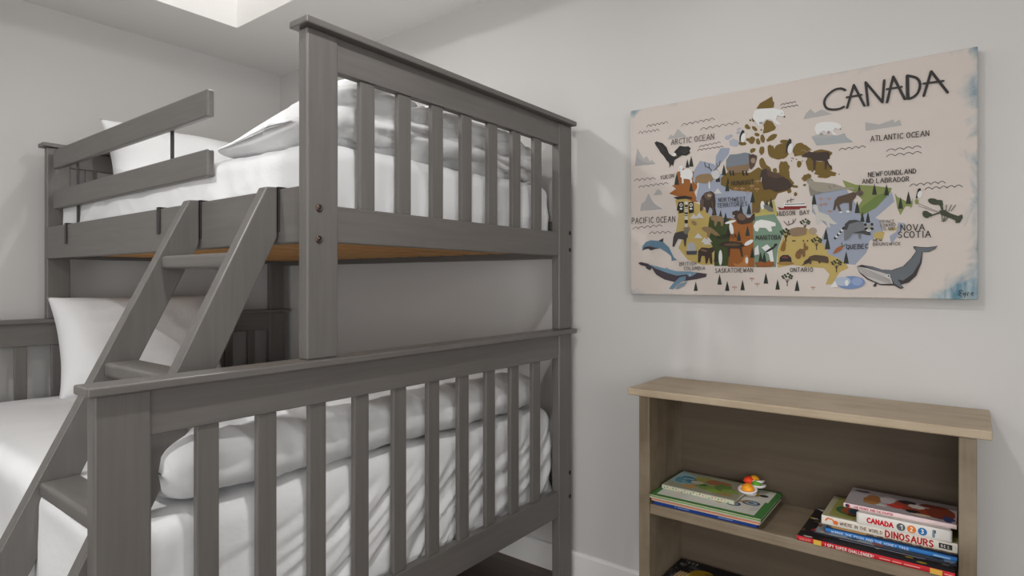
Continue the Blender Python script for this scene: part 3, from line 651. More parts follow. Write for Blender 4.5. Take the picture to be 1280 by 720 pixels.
# polar bears
for fr, pts in (('C', (370, 200, 382, 172, 420, 156, 500, 152, 560, 160, 596, 172, 606, 212, 580, 214, 552, 206, 540, 240, 580, 276, 546, 276, 512, 240, 470, 236, 440, 262, 436, 280, 408, 282, 392, 256, 366, 230)),
                ('E', (228, 185, 245, 150, 290, 136, 350, 134, 400, 142, 428, 160, 428, 190, 402, 188, 380, 180, 372, 206, 398, 232, 370, 234, 346, 204, 320, 222, 300, 200, 270, 214, 256, 236, 240, 222))):
    PO(fr, (222, 222, 220), *pts)
BL('C', DRK, 604, 216, 5, 6); BL('C', DRK, 585, 192, 3, 3); BL('E', DRK, 424, 188, 5, 4); BL('E', (150, 150, 150), 282, 228, 12, 8); BL('E', (150, 150, 150), 334, 214, 10, 12); BL('C', (150, 150, 150), 428, 264, 14, 10)
PO('D', (222, 222, 218), 298, 300, 312, 272, 344, 262, 396, 270, 430, 282, 432, 300, 404, 304, 410, 332, 392, 334, 372, 312, 334, 310, 324, 334, 308, 330)
# auks
for fr, x, y, k in (('C', 290, 360, 1), ('C', 642, 430, 1.1), ('E', 42, 320, 1.1)):
    PO(fr, DRK, x-24*k, y+46*k, x-22*k, y, x-6*k, y-40*k, x+2*k, y-46*k, x+14*k, y-36*k, x+14*k, y-20*k, x, y-10*k, x-8*k, y+30*k)
    BL(fr, WHT, x+6*k, y+14*k, 17*k, 36*k, 12)
# musk ox
PO('C', (118, 126, 136), 166, 600, 168, 540, 196, 500, 250, 496, 310, 484, 350, 492, 340, 560, 330, 600, 250, 612)
PO('C', (132, 108, 84), 164, 596, 340, 570, 336, 618, 280, 636, 200, 640, 180, 630); PO('C', (84, 68, 54), 336, 500, 372, 496, 400, 510, 396, 540, 380, 586, 356, 612, 342, 606)
BL('C', (150, 130, 110), 370, 545, 18, 20); ST('C', DRK, .002, 346, 520, 360, 510, 384, 516); 
for x in (196, 218, 292, 318): ST('C', DRK, .005, x, 625, x+6, 652)
# walrus
PO('W', BRN, 360, 362, 364, 346, 376, 341, 392, 350, 412, 358, 432, 370, 442, 384, 430, 394, 400, 400, 384, 392, 370, 396); PO('W', (84, 66, 54), 376, 341, 392, 350, 420, 362, 400, 366, 380, 360); ST('W', WHT, .0018, 364, 364, 363, 374)
# moose
PO('E', BRN, 150, 378, 176, 360, 200, 360, 250, 364, 330, 358, 346, 376, 344, 410, 326, 420, 340, 450, 360, 482, 352, 486, 322, 446, 318, 490, 306, 490, 306, 430, 240, 426, 234, 490, 222, 496, 220, 430, 200, 404, 160, 400, 134, 398)
ST('E', TAN, .003, 172, 362, 150, 346, 130, 352); ST('E', TAN, .003, 180, 358, 196, 340, 206, 344)
# seal
PO('E', (150, 144, 130), 170, 584, 178, 562, 204, 558, 230, 584, 300, 590, 380, 600, 450, 624, 530, 628, 526, 644, 440, 640, 360, 654, 280, 664, 234, 652, 214, 660, 190, 640, 186, 606); PO('E', (128, 124, 114), 186, 606, 214, 640, 240, 654, 300, 662, 200, 690, 190, 650)
for x, y in ((340, 620), (378, 618), (350, 632), (184, 572), (210, 568)): BL('E', DRK, x, y, 4, 3)
# wolverine and white wolf
PO('F', (88, 72, 58), 316, 118, 326, 56, 348, 30, 400, 16, 446, 0, 470, 8, 462, 36, 440, 60, 436, 120, 420, 122, 418, 70, 380, 70, 356, 84, 372, 128, 356, 128, 338, 86, 330, 116); BL('F', (96, 84, 72), 488, 8, 24, 18); BL('F', DRK, 492, 12, 6, 4); BL('F', WHT, 366, 130, 10, 5); BL('F', WHT, 412, 126, 12, 7)
PO('F', (194, 192, 184), 186, 96, 200, 80, 216, 92, 226, 128, 286, 148, 310, 178, 344, 206, 318, 210, 292, 200, 300, 228, 284, 228, 270, 190, 232, 180, 222, 210, 208, 210, 204, 140)
# boat
PO('D', (128, 40, 40), 442, 186, 470, 192, 576, 190, 576, 200, 452, 204); PO('D', WHT, 474, 190, 480, 168, 576, 160, 576, 188); ST('D', DRK, .002, 484, 176, 574, 170); ST('D', DRK, .0016, 504, 166, 500, 148, 540, 140)
PO('F', (128, 40, 40), 0, 92, 146, 90, 142, 102, 0, 106); PO('F', WHT, 0, 70, 40, 72, 110, 66, 140, 74, 144, 90, 0, 92); ST('F', DRK, .002, 8, 80, 134, 76); ST('F', DRK, .0016, 46, 68, 46, 40)
# beaver, foxes, snowy owl, elk, rabbit
PO('D', BRN, 170, 216, 196, 206, 228, 214, 252, 240, 268, 262, 298, 224, 306, 224, 306, 260, 280, 282, 230, 290, 200, 284, 196, 262, 174, 244)
PO('D', TAN, 40, 240, 66, 236, 112, 244, 120, 262, 116, 300, 104, 300, 100, 276, 84, 272, 74, 300, 64, 300, 62, 270, 44, 262); BL('D', WHT, 160, 276, 34, 8, -15)
PO('D', BRN, 86, 414, 110, 396, 170, 392, 226, 398, 244, 420, 228, 428, 236, 484, 226, 484, 214, 436, 160, 434, 154, 484, 144, 484, 142, 430, 110, 422)
PO('D', (176, 118, 66), 176, 520, 200, 530, 230, 518, 244, 478, 262, 474, 268, 500, 266, 540, 212, 546, 184, 540); BL('D', WHT, 258, 506, 9, 20); PO('D', (140, 84, 44), 304, 520, 340, 512, 370, 520, 390, 504, 416, 506, 424, 536, 400, 546, 320, 546)
BL('D', WHT, 352, 176, 12, 26); BL('D', (110, 110, 108), 388, 194, 34, 14, 30); BL('D', (110, 84, 62), 318, 206, 20, 16); BL('D', WHT, 166, 318, 12, 36, -10); BL('D', WHT, 270, 400, 30, 12, -30); BL('D', WHT, 100, 490, 11, 46)
PO('D', WHT, 304, 476, 306, 434, 326, 414, 332, 470); PO('D', WHT, 346, 430, 380, 410, 410, 440, 420, 512, 400, 514, 390, 470); BL('D', DRK, 400, 440, 36, 7, -30); BL('D', DRK, 430, 414, 12, 8, -30)
PO('D', (134, 98, 44), 458, 446, 466, 416, 482, 384, 492, 400, 490, 440, 480, 454); PO('D', DRK, 452, 520, 456, 488, 474, 474, 506, 474, 524, 490, 528, 520); BL('D', (120, 60, 60), 488, 488, 20, 6); BL('D', (150, 116, 62), 490, 524, 52, 10); BL('D', (122, 84, 46), 566, 476, 18, 22)
PO('F', (136, 114, 90), 34, 258, 44, 236, 90, 226, 136, 228, 148, 240, 140, 274, 110, 280, 60, 286, 46, 276); ST('F', BRN, .0018, 0, 188, 24, 214, 60, 200, 78, 172); ST('F', BRN, .0016, 34, 212, 30, 188); ST('F', BRN, .0016, 58, 202, 60, 176); BL('F', (160, 144, 126), 186, 250, 26, 22)
for x in (58, 70, 126, 152): BL('F', BRN, x, 314, 5, 5)
PO('F', (124, 90, 52), 74, 412, 80, 384, 104, 364, 126, 366, 128, 330, 136, 324, 142, 346, 158, 352, 154, 370, 138, 376, 136, 412, 124, 420, 116, 396, 98, 416, 80, 420)
PO('F', (84, 66, 50), 114, 472, 140, 446, 166, 414, 200, 404, 260, 410, 284, 418, 290, 450, 280, 458, 240, 450, 230, 462, 216, 444, 180, 440, 174, 466, 160, 458)
BL('D', (110, 84, 66), 226, 246, 26, 20, 20); ST('D', (40, 32, 28), .003, 266, 262, 300, 232); BL('D', (196, 190, 180), 180, 240, 5, 5); BL('D', (96, 78, 60), 170, 412, 50, 8); BL('F', (110, 88, 66), 104, 384, 16, 12, 20); BL('F', (60, 46, 38), 150, 444, 26, 10, -30)
# raccoon, carrot, lake
PO('F', (112, 116, 120), 388, 240, 392, 206, 420, 182, 460, 178, 500, 190, 524, 210, 520, 246, 548, 250, 558, 278, 540, 278, 524, 262, 500, 268, 494, 304, 482, 300, 474, 270, 440, 270, 420, 300, 390, 316, 386, 290)
PO('F', (66, 66, 66), 388, 240, 392, 206, 420, 182, 460, 178, 500, 190, 470, 192, 420, 206, 404, 246); PO('F', (66, 66, 66), 440, 262, 520, 246, 552, 250, 558, 278, 540, 278, 500, 268)
for k in range(7): BL('F', DRK if k % 2 == 0 else WHT, 332+k*8.5, 294-k*10, 8, 12, 40)
BL('F', (150, 150, 148), 546, 232, 30, 24); BL('F', DRK, 528, 236, 12, 8, -15); BL('F', DRK, 566, 236, 12, 8, 15); BL('F', WHT, 546, 246, 14, 9); BL('F', DRK, 546, 244, 5, 4); BL('F', DRK, 524, 210, 9, 9); BL('F', DRK, 566, 208, 9, 9)
PO('F', (160, 92, 48), 312, 398, 336, 362, 364, 346, 382, 352, 370, 372, 340, 388); ST('F', (80, 96, 60), .002, 374, 352, 372, 326); ST('F', (80, 96, 60), .002, 376, 352, 400, 334)
BL('F', (116, 138, 180), 430, 582, 92, 42, -2); BL('F', (170, 182, 200), 378, 574, 52, 30); BL('F', (142, 160, 194), 470, 576, 36, 26); BL('F', WHT, 404, 584, 12, 20)
PO('F', WHT, 296, 614, 330, 572, 346, 610)
# lobster
LOB = (64, 70, 54)
PO('H', LOB, 440, 226, 470, 222, 500, 240, 540, 254, 562, 246, 566, 262, 550, 290, 528, 292, 526, 278, 490, 262, 450, 250)
BL('H', LOB, 412, 178, 32, 16, 15); PO('H', LOB, 436, 168, 458, 172, 462, 196, 452, 200, 430, 194); BL('H', LOB, 372, 246, 22, 18, 40); PO('H', LOB, 352, 228, 376, 228, 410, 248, 396, 260)
ST('H', LOB, .004, 446, 190, 458, 226); ST('H', LOB, .004, 404, 250, 442, 238); ST('H', (120, 112, 104), .001, 440, 234, 326, 186); ST('H', (120, 112, 104), .001, 440, 238, 330, 200)
for x, d in ((462, -14), (476, -6), (490, 6), (504, 14)): ST('H', LOB, .0016, x, 228, x+d+10, 196); ST('H', LOB, .0016, x-6, 250, x-d-20, 284)
# puffin on the little island
PO('H', DRK, 316, 160, 328, 112, 340, 106, 346, 118, 336, 130, 326, 162); BL('H', WHT, 338, 140, 12, 20, 20); BL('H', LIM, 322, 178, 10, 14); PO('H', LIM, 286, 218, 292, 180, 300, 160, 298, 200)
# big blue whale
PO('H', (58, 52, 52), 6, 520, 30, 512, 90, 522, 140, 538, 190, 540, 250, 520, 290, 480, 320, 440, 306, 424, 304, 414, 340, 418, 380, 420, 434, 412, 420, 428, 390, 444, 354, 446, 348, 500, 320, 570, 280, 606, 240, 618, 254, 634, 236, 640, 204, 622, 130, 620, 60, 590, 20, 556)
PO('H', (100, 106, 112), 40, 516, 100, 526, 150, 542, 200, 540, 256, 520, 296, 478, 324, 440, 310, 420, 380, 424, 432, 414, 396, 440, 350, 446, 338, 500, 300, 560, 250, 596, 220, 590, 250, 630, 236, 634, 204, 612, 186, 580, 120, 548)
PO('H', (186, 182, 178), 8, 522, 60, 530, 120, 548, 160, 560, 186, 582, 196, 612, 130, 614, 64, 584, 22, 552)
for k in range(5): ST('H', (110, 106, 106), .001, 12+k*6, 526+k*9, 70+k*8, 544+k*10, 130+k*8, 570+k*9, 180+k*2, 592+k*5)
BL('H', WHT, 171, 570, 10, 8); BL('H', DRK, 172, 571, 5, 5); PO('H', (58, 52, 52), 90, 624, 104, 606, 114, 606, 104, 630)
# lettering
def smooth(pts, n=6):
    out = []
    for i in range(len(pts)-1):
        p0 = pts[max(i-1, 0)]; p1 = pts[i]; p2 = pts[i+1]; p3 = pts[min(i+2, len(pts)-1)]
        for k in range(n):
            t = k/n; out.append(tuple(.5*(2*p1[c]+(p2[c]-p0[c])*t+(2*p0[c]-5*p1[c]+4*p2[c]-p3[c])*t*t+(3*p1[c]-p0[c]-3*p2[c]+p3[c])*t**3) for c in (0, 1)))
    return out+[pts[-1]]
def CAP(w, *xy):
    pts = [(xy[i], xy[i+1]) for i in range(0, len(xy), 2)]
    if len(pts) > 4: pts = smooth(pts)
    TXT.stroke([q('W', *p_) for p_ in pts], w, pal(46, 44, 44))
CW = .0062
def K(w, *xy): CAP(w, *sum(((2*(1025+xy[i]/5.715-770), 2*(62+xy[i+1]/5.715-40)) for i in range(0, len(xy), 2)), ()))
K(CW, 182, 292, 150, 280, 100, 292, 50, 335, 32, 380, 48, 418, 90, 430, 140, 425, 172, 410)
K(CW, 195, 418, 243, 255, 318, 402); K(CW*.85, 192, 343, 298, 325)
K(CW, 345, 400, 327, 236, 447, 378, 460, 222)
K(CW, 480, 378, 524, 195, 606, 355); K(CW*.85, 478, 285, 585, 268)
K(CW*1.25, 628, 350, 624, 190); K(CW, 624, 188, 690, 205, 715, 250, 700, 310, 660, 345, 628, 352)
K(CW, 742, 332, 795, 158, 912, 308); K(CW*.85, 740, 245, 882, 226)
TX('W', 'ARCTIC OCEAN', 139, 283, 246, 268, 13.5); TX('W', 'PACIFIC OCEAN', 41, 479, 149, 475, 14); TX('W', 'ATLANTIC OCEAN', 637, 274, 783, 260, 13)
TX('A', 'YUKON', 276, 630, 378, 612, 30, .0019); TX('D', 'NUNAVUT', 168, 58, 300, 48, 26, .0022); TX('D', 'NORTHWEST', 88, 156, 250, 150, 24, .0019); TX('D', 'TERRITORIES', 82, 190, 262, 178, 24, .0019)
TX('D', 'HUDSON', 442, 240, 548, 234, 26, .002); TX('F', 'BAY', 104, 148, 164, 142, 26, .002); TX('D', 'ALBERTA', 78, 378, 198, 370, 22, .0019); TX('D', 'MANITOBA', 314, 382, 462, 380, 25, .0022); TX('D', 'SASKATCHEWAN', 70, 580, 296, 576, 25, .0019)
TX('F', 'ONTARIO', 42, 514, 188, 512, 26, .002); TX('F', 'QUEBEC', 402, 368, 542, 362, 28, .0022); TX('B', 'BRITISH', 360, 474, 466, 470, 22, .0016); TX('B', 'COLUMBIA', 388, 502, 524, 500, 21, .0016)
TX('H', 'NEWFOUNDLAND', 66, 48, 318, 28, 24, .0021); TX('H', 'AND LABRADOR', 34, 84, 282, 70, 24, .0021); TX('H', 'NOVA', 238, 332, 364, 330, 32, .0026); TX('H', 'SCOTIA', 224, 370, 396, 366, 32, .0026)
TX('H', 'PRINCE', 128, 292, 206, 290, 16, .0011); TX('H', 'EDWARD', 132, 312, 210, 308, 16, .0011); TX('H', 'ISLAND', 138, 330, 206, 328, 16, .0011); TX('H', 'NEW', 92, 390, 140, 388, 15, .0014); TX('H', 'BRUNSWICK', 92, 412, 238, 408, 16, .0014)
ST('H', (60, 60, 64), .0016, 566, 650, 552, 646, 546, 656, 556, 660, 544, 670, 556, 680, F=TXT)
ST('H', (60, 60, 64), .0014, 566, 660, 570, 672, 580, 660, F=TXT); ST('H', (60, 60, 64), .0014, 582, 658, 574, 686, F=TXT); ST('H', (60, 60, 64), .0014, 590, 676, 592, 660, 600, 660, F=TXT); ST('H', (60, 60, 64), .0014, 612, 666, 622, 662, 616, 658, 610, 668, 620, 676, F=TXT)
part(am, 'painted_map', CVO, PT)
for o in CVO.children: o.location = -CVO.location
#ART_END

# ------------------------------------------------------------------ books
#BOOK_BEGIN
SZ = -.650+H
def book(label, x, y, z, length, depth, h, cover, spine, pages=None, rot=0, group=None, art=None, title=None, board=.0016, category='book', soft=False):
    """a closed book lying flat: x, y = front left corner of its spine as one faces the shelf, spine towards the viewer"""
    B = thing('book', label, category, (x, y, z), R(-90+rot), group)
    m = MB(); t = board if not soft else .0007
    # local axes: +x along the spine to the right, +y into the shelf, +z up
    b = .0012 if not soft else .0004
    m.box(0, length, .0008, depth, 0, t, cover, 0); m.box(0, length, .0008, depth, h-t, h, cover, 0)
    pr = [(0, 0), (.0018 if not soft else .0008, 0), (.0018 if not soft else .0008, h), (0, h), (-.0014, h*.8), (-.0018, h*.5), (-.0014, h*.2)]
    m.prism([(a+.0, c) for a, c in pr], 'x', 0, length, spine)
    top = Flat(m, lambda a, b_, l: (a, b_, h+.00015+l), 1e-5); face = Flat(m, lambda a, b_, l: (a, -.0021-l, b_), 1e-5)
    if art: art(top, length, depth)
    if title: title(face, length, h)
    m.build('cover', B)
    m = MB(); e = .003 if not soft else .0006; m.box(e, length-e, .0018, depth-e, t, h-t, pages or M['paper'], 0); m.build('pages', B)
    return B
rnd = random.Random(5)
def scatter(cols, n, smin, smax, seed, box=(0, 1, 0, 1)):
    def f(F, L_, D):
        r = random.Random(seed)
        for k in range(n):
            x = L_*(box[0]+(box[1]-box[0])*r.random()); y = D*(box[2]+(box[3]-box[2])*r.random()); s = smin+(smax-smin)*r.random()
            s1 = min(s, x-.001, L_-x-.001); s2 = min(s*(.4+.5*r.random()), y-.002, D-y-.001)
            if s1 > .001 and s2 > .001: F.blob(x, y, s1, s2, pal(*cols[int(r.random()*len(cols))]), 0, 14, .5, k)
    return f
# --- left pile
GL = 'picture books in the left pile on the upper shelf'
def t_blue(F, L_, h):
    F.text('A', L_*.22, h*.28, L_*.235, h*.28, h*.45, .0007, pal(150, 170, 205))
    for a, b_ in ((.25, .30), (.31, .36), (.65, .70), (.71, .78)): F.stroke([(L_*a, h*.5), (L_*b_, h*.5)], h*.25, pal(120, 140, 190))
book('thin blue-spined picture book at the very bottom of the left pile', 1.628, .728, SZ, .285, .222, .0125, pal(34, 62, 124), pal(34, 66, 140), group=GL, title=t_blue, rot=1)
def t_sal(F, L_, h):
    F.poly([(0, h*.45), (L_, h*.45), (L_, h*.8), (0, h*.8)], pal(222, 130, 92))
book('pale book with an orange-striped spine, second from the bottom of the left pile', 1.62, .732, SZ+.0126, .298, .228, .009, pal(196, 180, 160), pal(206, 190, 172), group=GL, title=t_sal, soft=True, rot=.3)
def a_green(F, L_, D):
    g = pal(70, 128, 62); wt = pal(206, 204, 194)
    F.poly([(L_*.045, D*.07), (L_*.93, D*.07), (L_*.93, D*.55), (L_*.955, D*.55), (L_*.955, D*.97), (L_*.13, D*.97), (L_*.13, D*.55), (L_*.045, D*.55)], wt)
    # digger, tractor, motorbike and a flower drawn on the cover
    F.blob(L_*.17, D*.40, .020, .012, pal(96, 100, 108), 10); F.poly([(L_*.2, D*.42), (L_*.3, D*.55), (L_*.22, D*.6), (L_*.16, D*.5)], pal(120, 124, 134)); F.blob(L_*.15, D*.33, .012, .006, pal(60, 60, 66))
    for k in range(4): F.poly([(L_*(.40+.03*k), D*.30), (L_*(.42+.03*k), D*.30), (L_*(.42+.03*k), D*.55), (L_*(.40+.03*k), D*.55)], pal(*((176, 128, 40), (90, 70, 40), (206, 160, 60), (120, 60, 40))[k]))
    F.blob(L_*.53, D*.33, .012, .012, pal(60, 58, 56)); F.blob(L_*.53, D*.33, .006, .006, pal(190, 90, 50)); F.blob(L_*.51, D*.46, .014, .018, pal(204, 150, 60))
    for x, y, s in ((.70, .30, .021), (.83, .44, .024)):
        F.blob(L_*x, D*y, s, s*.8, pal(50, 66, 86)); F.blob(L_*x, D*y, s*.72, s*.58, pal(150, 166, 176)); F.blob(L_*x, D*y, s*.3, s*.25, pal(60, 80, 90))
    F.stroke([(L_*.60, D*.26), (L_*.68, D*.40), (L_*.80, D*.46)], .008, pal(160, 120, 50)); F.blob(L_*.585, D*.27, .012, .009, pal(196, 150, 60))
    F.blob(L_*.80, D*.75, .018, .012, pal(190, 156, 50)); F.blob(L_*.88, D*.76, .012, .010, pal(40, 38, 40)); F.blob(L_*.74, D*.80, .012, .009, pal(150, 110, 60)); F.blob(L_*.05, D*.78, .008, .02, pal(40, 80, 40))
    for k in range(3): F.stroke([(L_*.86, D*(.2+.06*k)), (L_*.92, D*(.26+.06*k))], .0012, pal(90, 90, 90))
def t_green(F, L_, h): F.poly([(0, h*.55), (L_, h*.55), (L_, h*.92), (0, h*.92)], pal(92, 146, 74))
book('large green-bordered picture book with machines on its white cover, under the toy', 1.614, .735, SZ+.0217, .305, .236, .0095, pal(66, 122, 58), pal(200, 186, 168), group=GL, art=a_green, title=t_green, rot=.6)
def a_pale(F, L_, D):
    F.poly([(.002, .004), (L_-.002, .004), (L_-.002, D-.002), (.002, D-.002)], pal(150, 150, 128))
    F.poly([(.002, D*.3), (L_*.3, D*.2), (L_*.34, D*.7), (.002, D-.002)], pal(142, 168, 170))
    for x, y, a, b_, c in ((.20, .55, .030, .030, (52, 116, 142)), (.13, .45, .016, .026, (90, 140, 156)), (.40, .7, .028, .02, (150, 140, 74)), (.52, .35, .03, .022, (120, 140, 70)), (.6, .66, .036, .024, (150, 100, 66)), (.74, .5, .03, .03, (96, 120, 60)), (.84, .35, .024, .018, (128, 146, 72)), (.8, .18, .03, .012, (160, 130, 80)), (.33, .2, .02, .014, (188, 140, 80)), (.9, .7, .02, .04, (150, 136, 120)), (.45, .42, .016, .012, (70, 110, 56)), (.66, .24, .022, .012, (130, 160, 60)), (.36, .48, .02, .014, (184, 176, 150))):
        F.blob(L_*x, D*y, min(a, L_*x-.003, L_*(1-x)-.003), min(b_, D*y-.005, D*(1-y)-.003), pal(*c), 0, 16, .4, x*9)
    F.stroke([(L_*.15, D*.56), (L_*.27, D*.6)], .005, pal(200, 206, 200)); F.stroke([(L_*.16, D*.42), (L_*.25, D*.40)], .003, pal(200, 206, 200))
def t_pale(F, L_, h):
    F.poly([(0, h*.1), (L_, h*.1), (L_, h*.8), (0, h*.8)], pal(190, 196, 176))
    r = random.Random(3)
    for k in range(22): F.blob(L_*(.04+.042*k), h*(.3+.4*r.random()), .0022, h*.16, pal(*((80, 130, 70), (196, 90, 70), (200, 160, 80))[k % 3]))
book('small pale green and blue picture book lying on top of the left pile', 1.682, .727, SZ+.0313, .212, .160, .0125, pal(160, 156, 134), pal(168, 166, 150), group=GL, art=a_pale, title=t_pale, rot=-1.5)
# --- bath-cup toy on the pile
TOY = thing('toy', 'small plastic toy of white cups with colourful domes on the left book pile', 'toy', (1.795, .503, SZ+.0315))
def cup(x, y, z, r, tilt, az):
    rot = (Matrix.Rotation(R(az), 3, 'Z') @ Matrix.Rotation(R(tilt), 3, 'Y'))
    m = MB(); m.lathe([(0, 0), (r*.55, 0), (r*.72, r*.06), (r*.95, r*.24), (r, r*.36), (r*.96, r*.44), (r*.86, r*.42), (r*.78, r*.30), (0, r*.28)], pal(216, 210, 208, 1.3, .35), (x, y, z), 32, rot); m.build('cup', TOY)
def dome(x, y, z, r, hgt, col, tilt=0, az=0):
    rot = (Matrix.Rotation(R(az), 3, 'Z') @ Matrix.Rotation(R(tilt), 3, 'Y'))
    m = MB(); m.lathe([(r*math.cos(a), hgt*math.sin(a)) for a in [i*math.pi/16 for i in range(8)]]+[(0, hgt)], pal(*col, 1.3, .3), (x, y, z), 28, rot); m.build('dome', TOY)
m = MB(); m.lathe([(0, 0), (.016, 0), (.018, .003), (.012, .008), (.010, .014), (0, .014)], pal(206, 200, 198, 1.3, .35), (-.004, .002, 0), 24); m.build('base', TOY)
cup(-.022, .004, .010, .0265, -8, 0); dome(-.022, .004, .0185, .0175, .0165, (240, 142, 34), -8)
cup(.014, -.016, .017, .0205, 6, 40); dome(.012, -.010, .0245, .013, .013, (86, 146, 44), -20, 20)
cup(.024, -.012, .027, .018, 12, 30); dome(.020, .012, .026, .0165, .017, (214, 62, 30), -10, 100); dome(.030, .000, .033, .014, .012, (226, 152, 40), -14, 40)
# --- right pile
GR = 'picture books in the right pile on the upper shelf'
DARKS = ((26, 24, 26), (60, 50, 30), (170, 146, 40), (150, 40, 36), (190, 186, 180), (40, 60, 90), (90, 70, 50))
def a_spy(F, L_, D):
    F.poly([(.001, .002), (L_-.001, .002), (L_-.001, D-.001), (.001, D-.001)], pal(34, 30, 32)); scatter(DARKS, 110, .003, .012, 11)(F, L_, D)
def t_spy(F, L_, h):
    F.poly([(L_*.12, 0), (L_*.175, 0), (L_*.175, h), (L_*.12, h)], pal(216, 178, 70)); F.poly([(L_*.86, 0), (L_*.93, 0), (L_*.93, h), (L_*.86, h)], pal(216, 170, 70))
    F.text('SCHOLASTIC', L_*.02, h*.3, L_*.10, h*.3, h*.4, .0006, pal(226, 170, 150)); F.text('I SPY SUPER CHALLENGER!', L_*.20, h*.2, L_*.52, h*.2, h*.58, .0011, pal(232, 226, 220))
    for a, b_ in ((.56, .62), (.64, .69), (.71, .80), (.945, .985)): F.stroke([(L_*a, h*.5), (L_*b_, h*.5)], h*.22, pal(226, 150, 140))
book('red-spined challenge picture book at the bottom of the right pile', 1.622, .345, SZ, .318, .222, .0115, pal(36, 32, 34), pal(190, 32, 44), group=GR, art=a_spy, title=t_spy, rot=-.6)
def a_thin(F, L_, D):
    F.poly([(.001, .002), (L_*.45, .002), (L_*.45, D-.001), (.001, D-.001)], pal(150, 152, 150)); scatter(((190, 190, 184), (60, 70, 84), (150, 80, 60), (120, 140, 160), (40, 40, 44)), 60, .003, .014, 4)(F, L_, D)
def t_thin(F, L_, h): F.stroke([(L_*.2, h*.5), (L_*.8, h*.5)], h*.3, pal(120, 120, 130))
book('very thin dark-spined book with a grey patterned cover just above the red-spined one', 1.658, .313, SZ+.0117, .288, .182, .0045, pal(70, 74, 80), pal(36, 38, 48), group=GR, art=a_thin, title=t_thin, soft=True, rot=-.5)
def t_blu(F, L_, h):
    F.text('WINNIE THE POOH AND THE HONEY TREE', L_*.05, h*.22, L_*.66, h*.22, h*.55, .0009, pal(206, 220, 236)); F.stroke([(L_*.84, h*.5), (L_*.95, h*.5)], h*.35, pal(150, 190, 226))
book('bright blue-spined storybook in the middle of the right pile', 1.676, .290, SZ+.0163, .266, .165, .0095, pal(58, 110, 170), pal(48, 118, 188), group=GR, title=t_blu, rot=-.4)
def t_brn(F, L_, h):
    F.poly([(L_*.03, 0), (L_*.32, 0), (L_*.32, h), (L_*.03, h)], pal(206, 160, 100)); r = random.Random(8)
    for k in range(26): F.blob(L_*(.34+.025*k), h*(.3+.4*r.random()), .004, h*.2, pal(*((150, 122, 92), (90, 70, 56), (190, 168, 136))[k % 3]))
book('brown and tan mottled-spined book between the blue-spined book and the thick white book', 1.688, .286, SZ+.026, .262, .155, .0105, pal(140, 112, 84), pal(128, 104, 84), group=GR, title=t_brn, rot=.2)
def a_dino(F, L_, D):
    F.poly([(L_*.05, .012), (L_-.001, .012), (L_-.001, D-.001), (L_*.05, D-.001)], pal(150, 150, 80)); F.blob(L_*.22, D*.42, .040, .036, pal(64, 110, 66)); F.blob(L_*.22, D*.42, .028, .026, pal(176, 84, 50)); F.blob(L_*.24, D*.42, .018, .018, pal(70, 120, 140)); scatter(((60, 80, 50), (170, 120, 60), (90, 130, 70)), 20, .004, .012, 6, (.4, 1, 0.15, 1))(F, L_, D)
def t_dino(F, L_, h):
    O = pal(226, 112, 60); F.stroke([(L_*.035, h*.5), (L_*.05, h*.78), (L_*.085, h*.74), (L_*.115, h*.42)], .0032, O); F.blob(L_*.115, h*.45, .006, .005, O); F.stroke([(L_*.115, h*.4), (L_*.125, h*.2)], .002, O)
    F.text('WHERE IN THE WORLD', L_*.15, h*.30, L_*.475, h*.30, h*.34, .0013, pal(116, 84, 66)); F.text('DINOSAURS', L_*.50, h*.16, L_*.84, h*.16, h*.66, .0031, pal(176, 36, 32))
    F.poly([(L_*.875, h*.25), (L_*.965, h*.25), (L_*.965, h*.78), (L_*.875, h*.78)], pal(40, 38, 40)); F.text('B.E.S.', L_*.89, h*.38, L_*.95, h*.38, h*.26, .0009, pal(220, 216, 210))
book('thick white-spined dinosaur book in the right pile with big red lettering', 1.672, .298, SZ+.0367, .275, .165, .0215, pal(176, 170, 140), pal(226, 220, 208), group=GR, art=a_dino, title=t_dino, rot=-.4)
def a_can(F, L_, D): scatter(((90, 130, 170), (196, 150, 90), (220, 214, 206), (120, 150, 90)), 26, .004, .012, 9, (.1, 1, .2, 1))(F, L_, D)
def t_can(F, L_, h):
    F.text('CANADA', L_*.11, h*.28, L_*.40, h*.28, h*.40, .0030, pal(204, 36, 44))
    for x, c, d in ((.485, (88, 92, 96), '1'), (.60, (226, 124, 44), '2'), (.715, (40, 112, 172), '3')):
        F.blob(L_*x, h*.48, .0088, .0088, pal(*c)); F.text(d, L_*x-.0024, h*.48-.0045, L_*x+.0026, h*.48-.0045, .009, .0018, pal(236, 232, 226))
    F.stroke([(L_*.83, h*.25), (L_*.83, h*.75)], .005, pal(120, 140, 150)); F.stroke([(L_*.845, h*.6), (L_*.845, h*.78)], .003, pal(70, 80, 90))
CAN = book('small chunky white counting board book near the top of the right pile', 1.668, .218, SZ+.0583, .182, .150, .0265, pal(206, 202, 196), pal(228, 224, 218), pages=pal(200, 196, 190), group=GR, art=a_can, title=t_can, rot=.2)
for x in (.0, .182-.006):
    m = MB(); m.lathe([(0, .0006), (.0058, .0006), (.0064, .002), (.0064, .0245), (.0058, .0259), (0, .0259)], pal(226, 222, 216), (x+.003, .0035, 0), 20)
    m.build('rounded_corner', CAN)
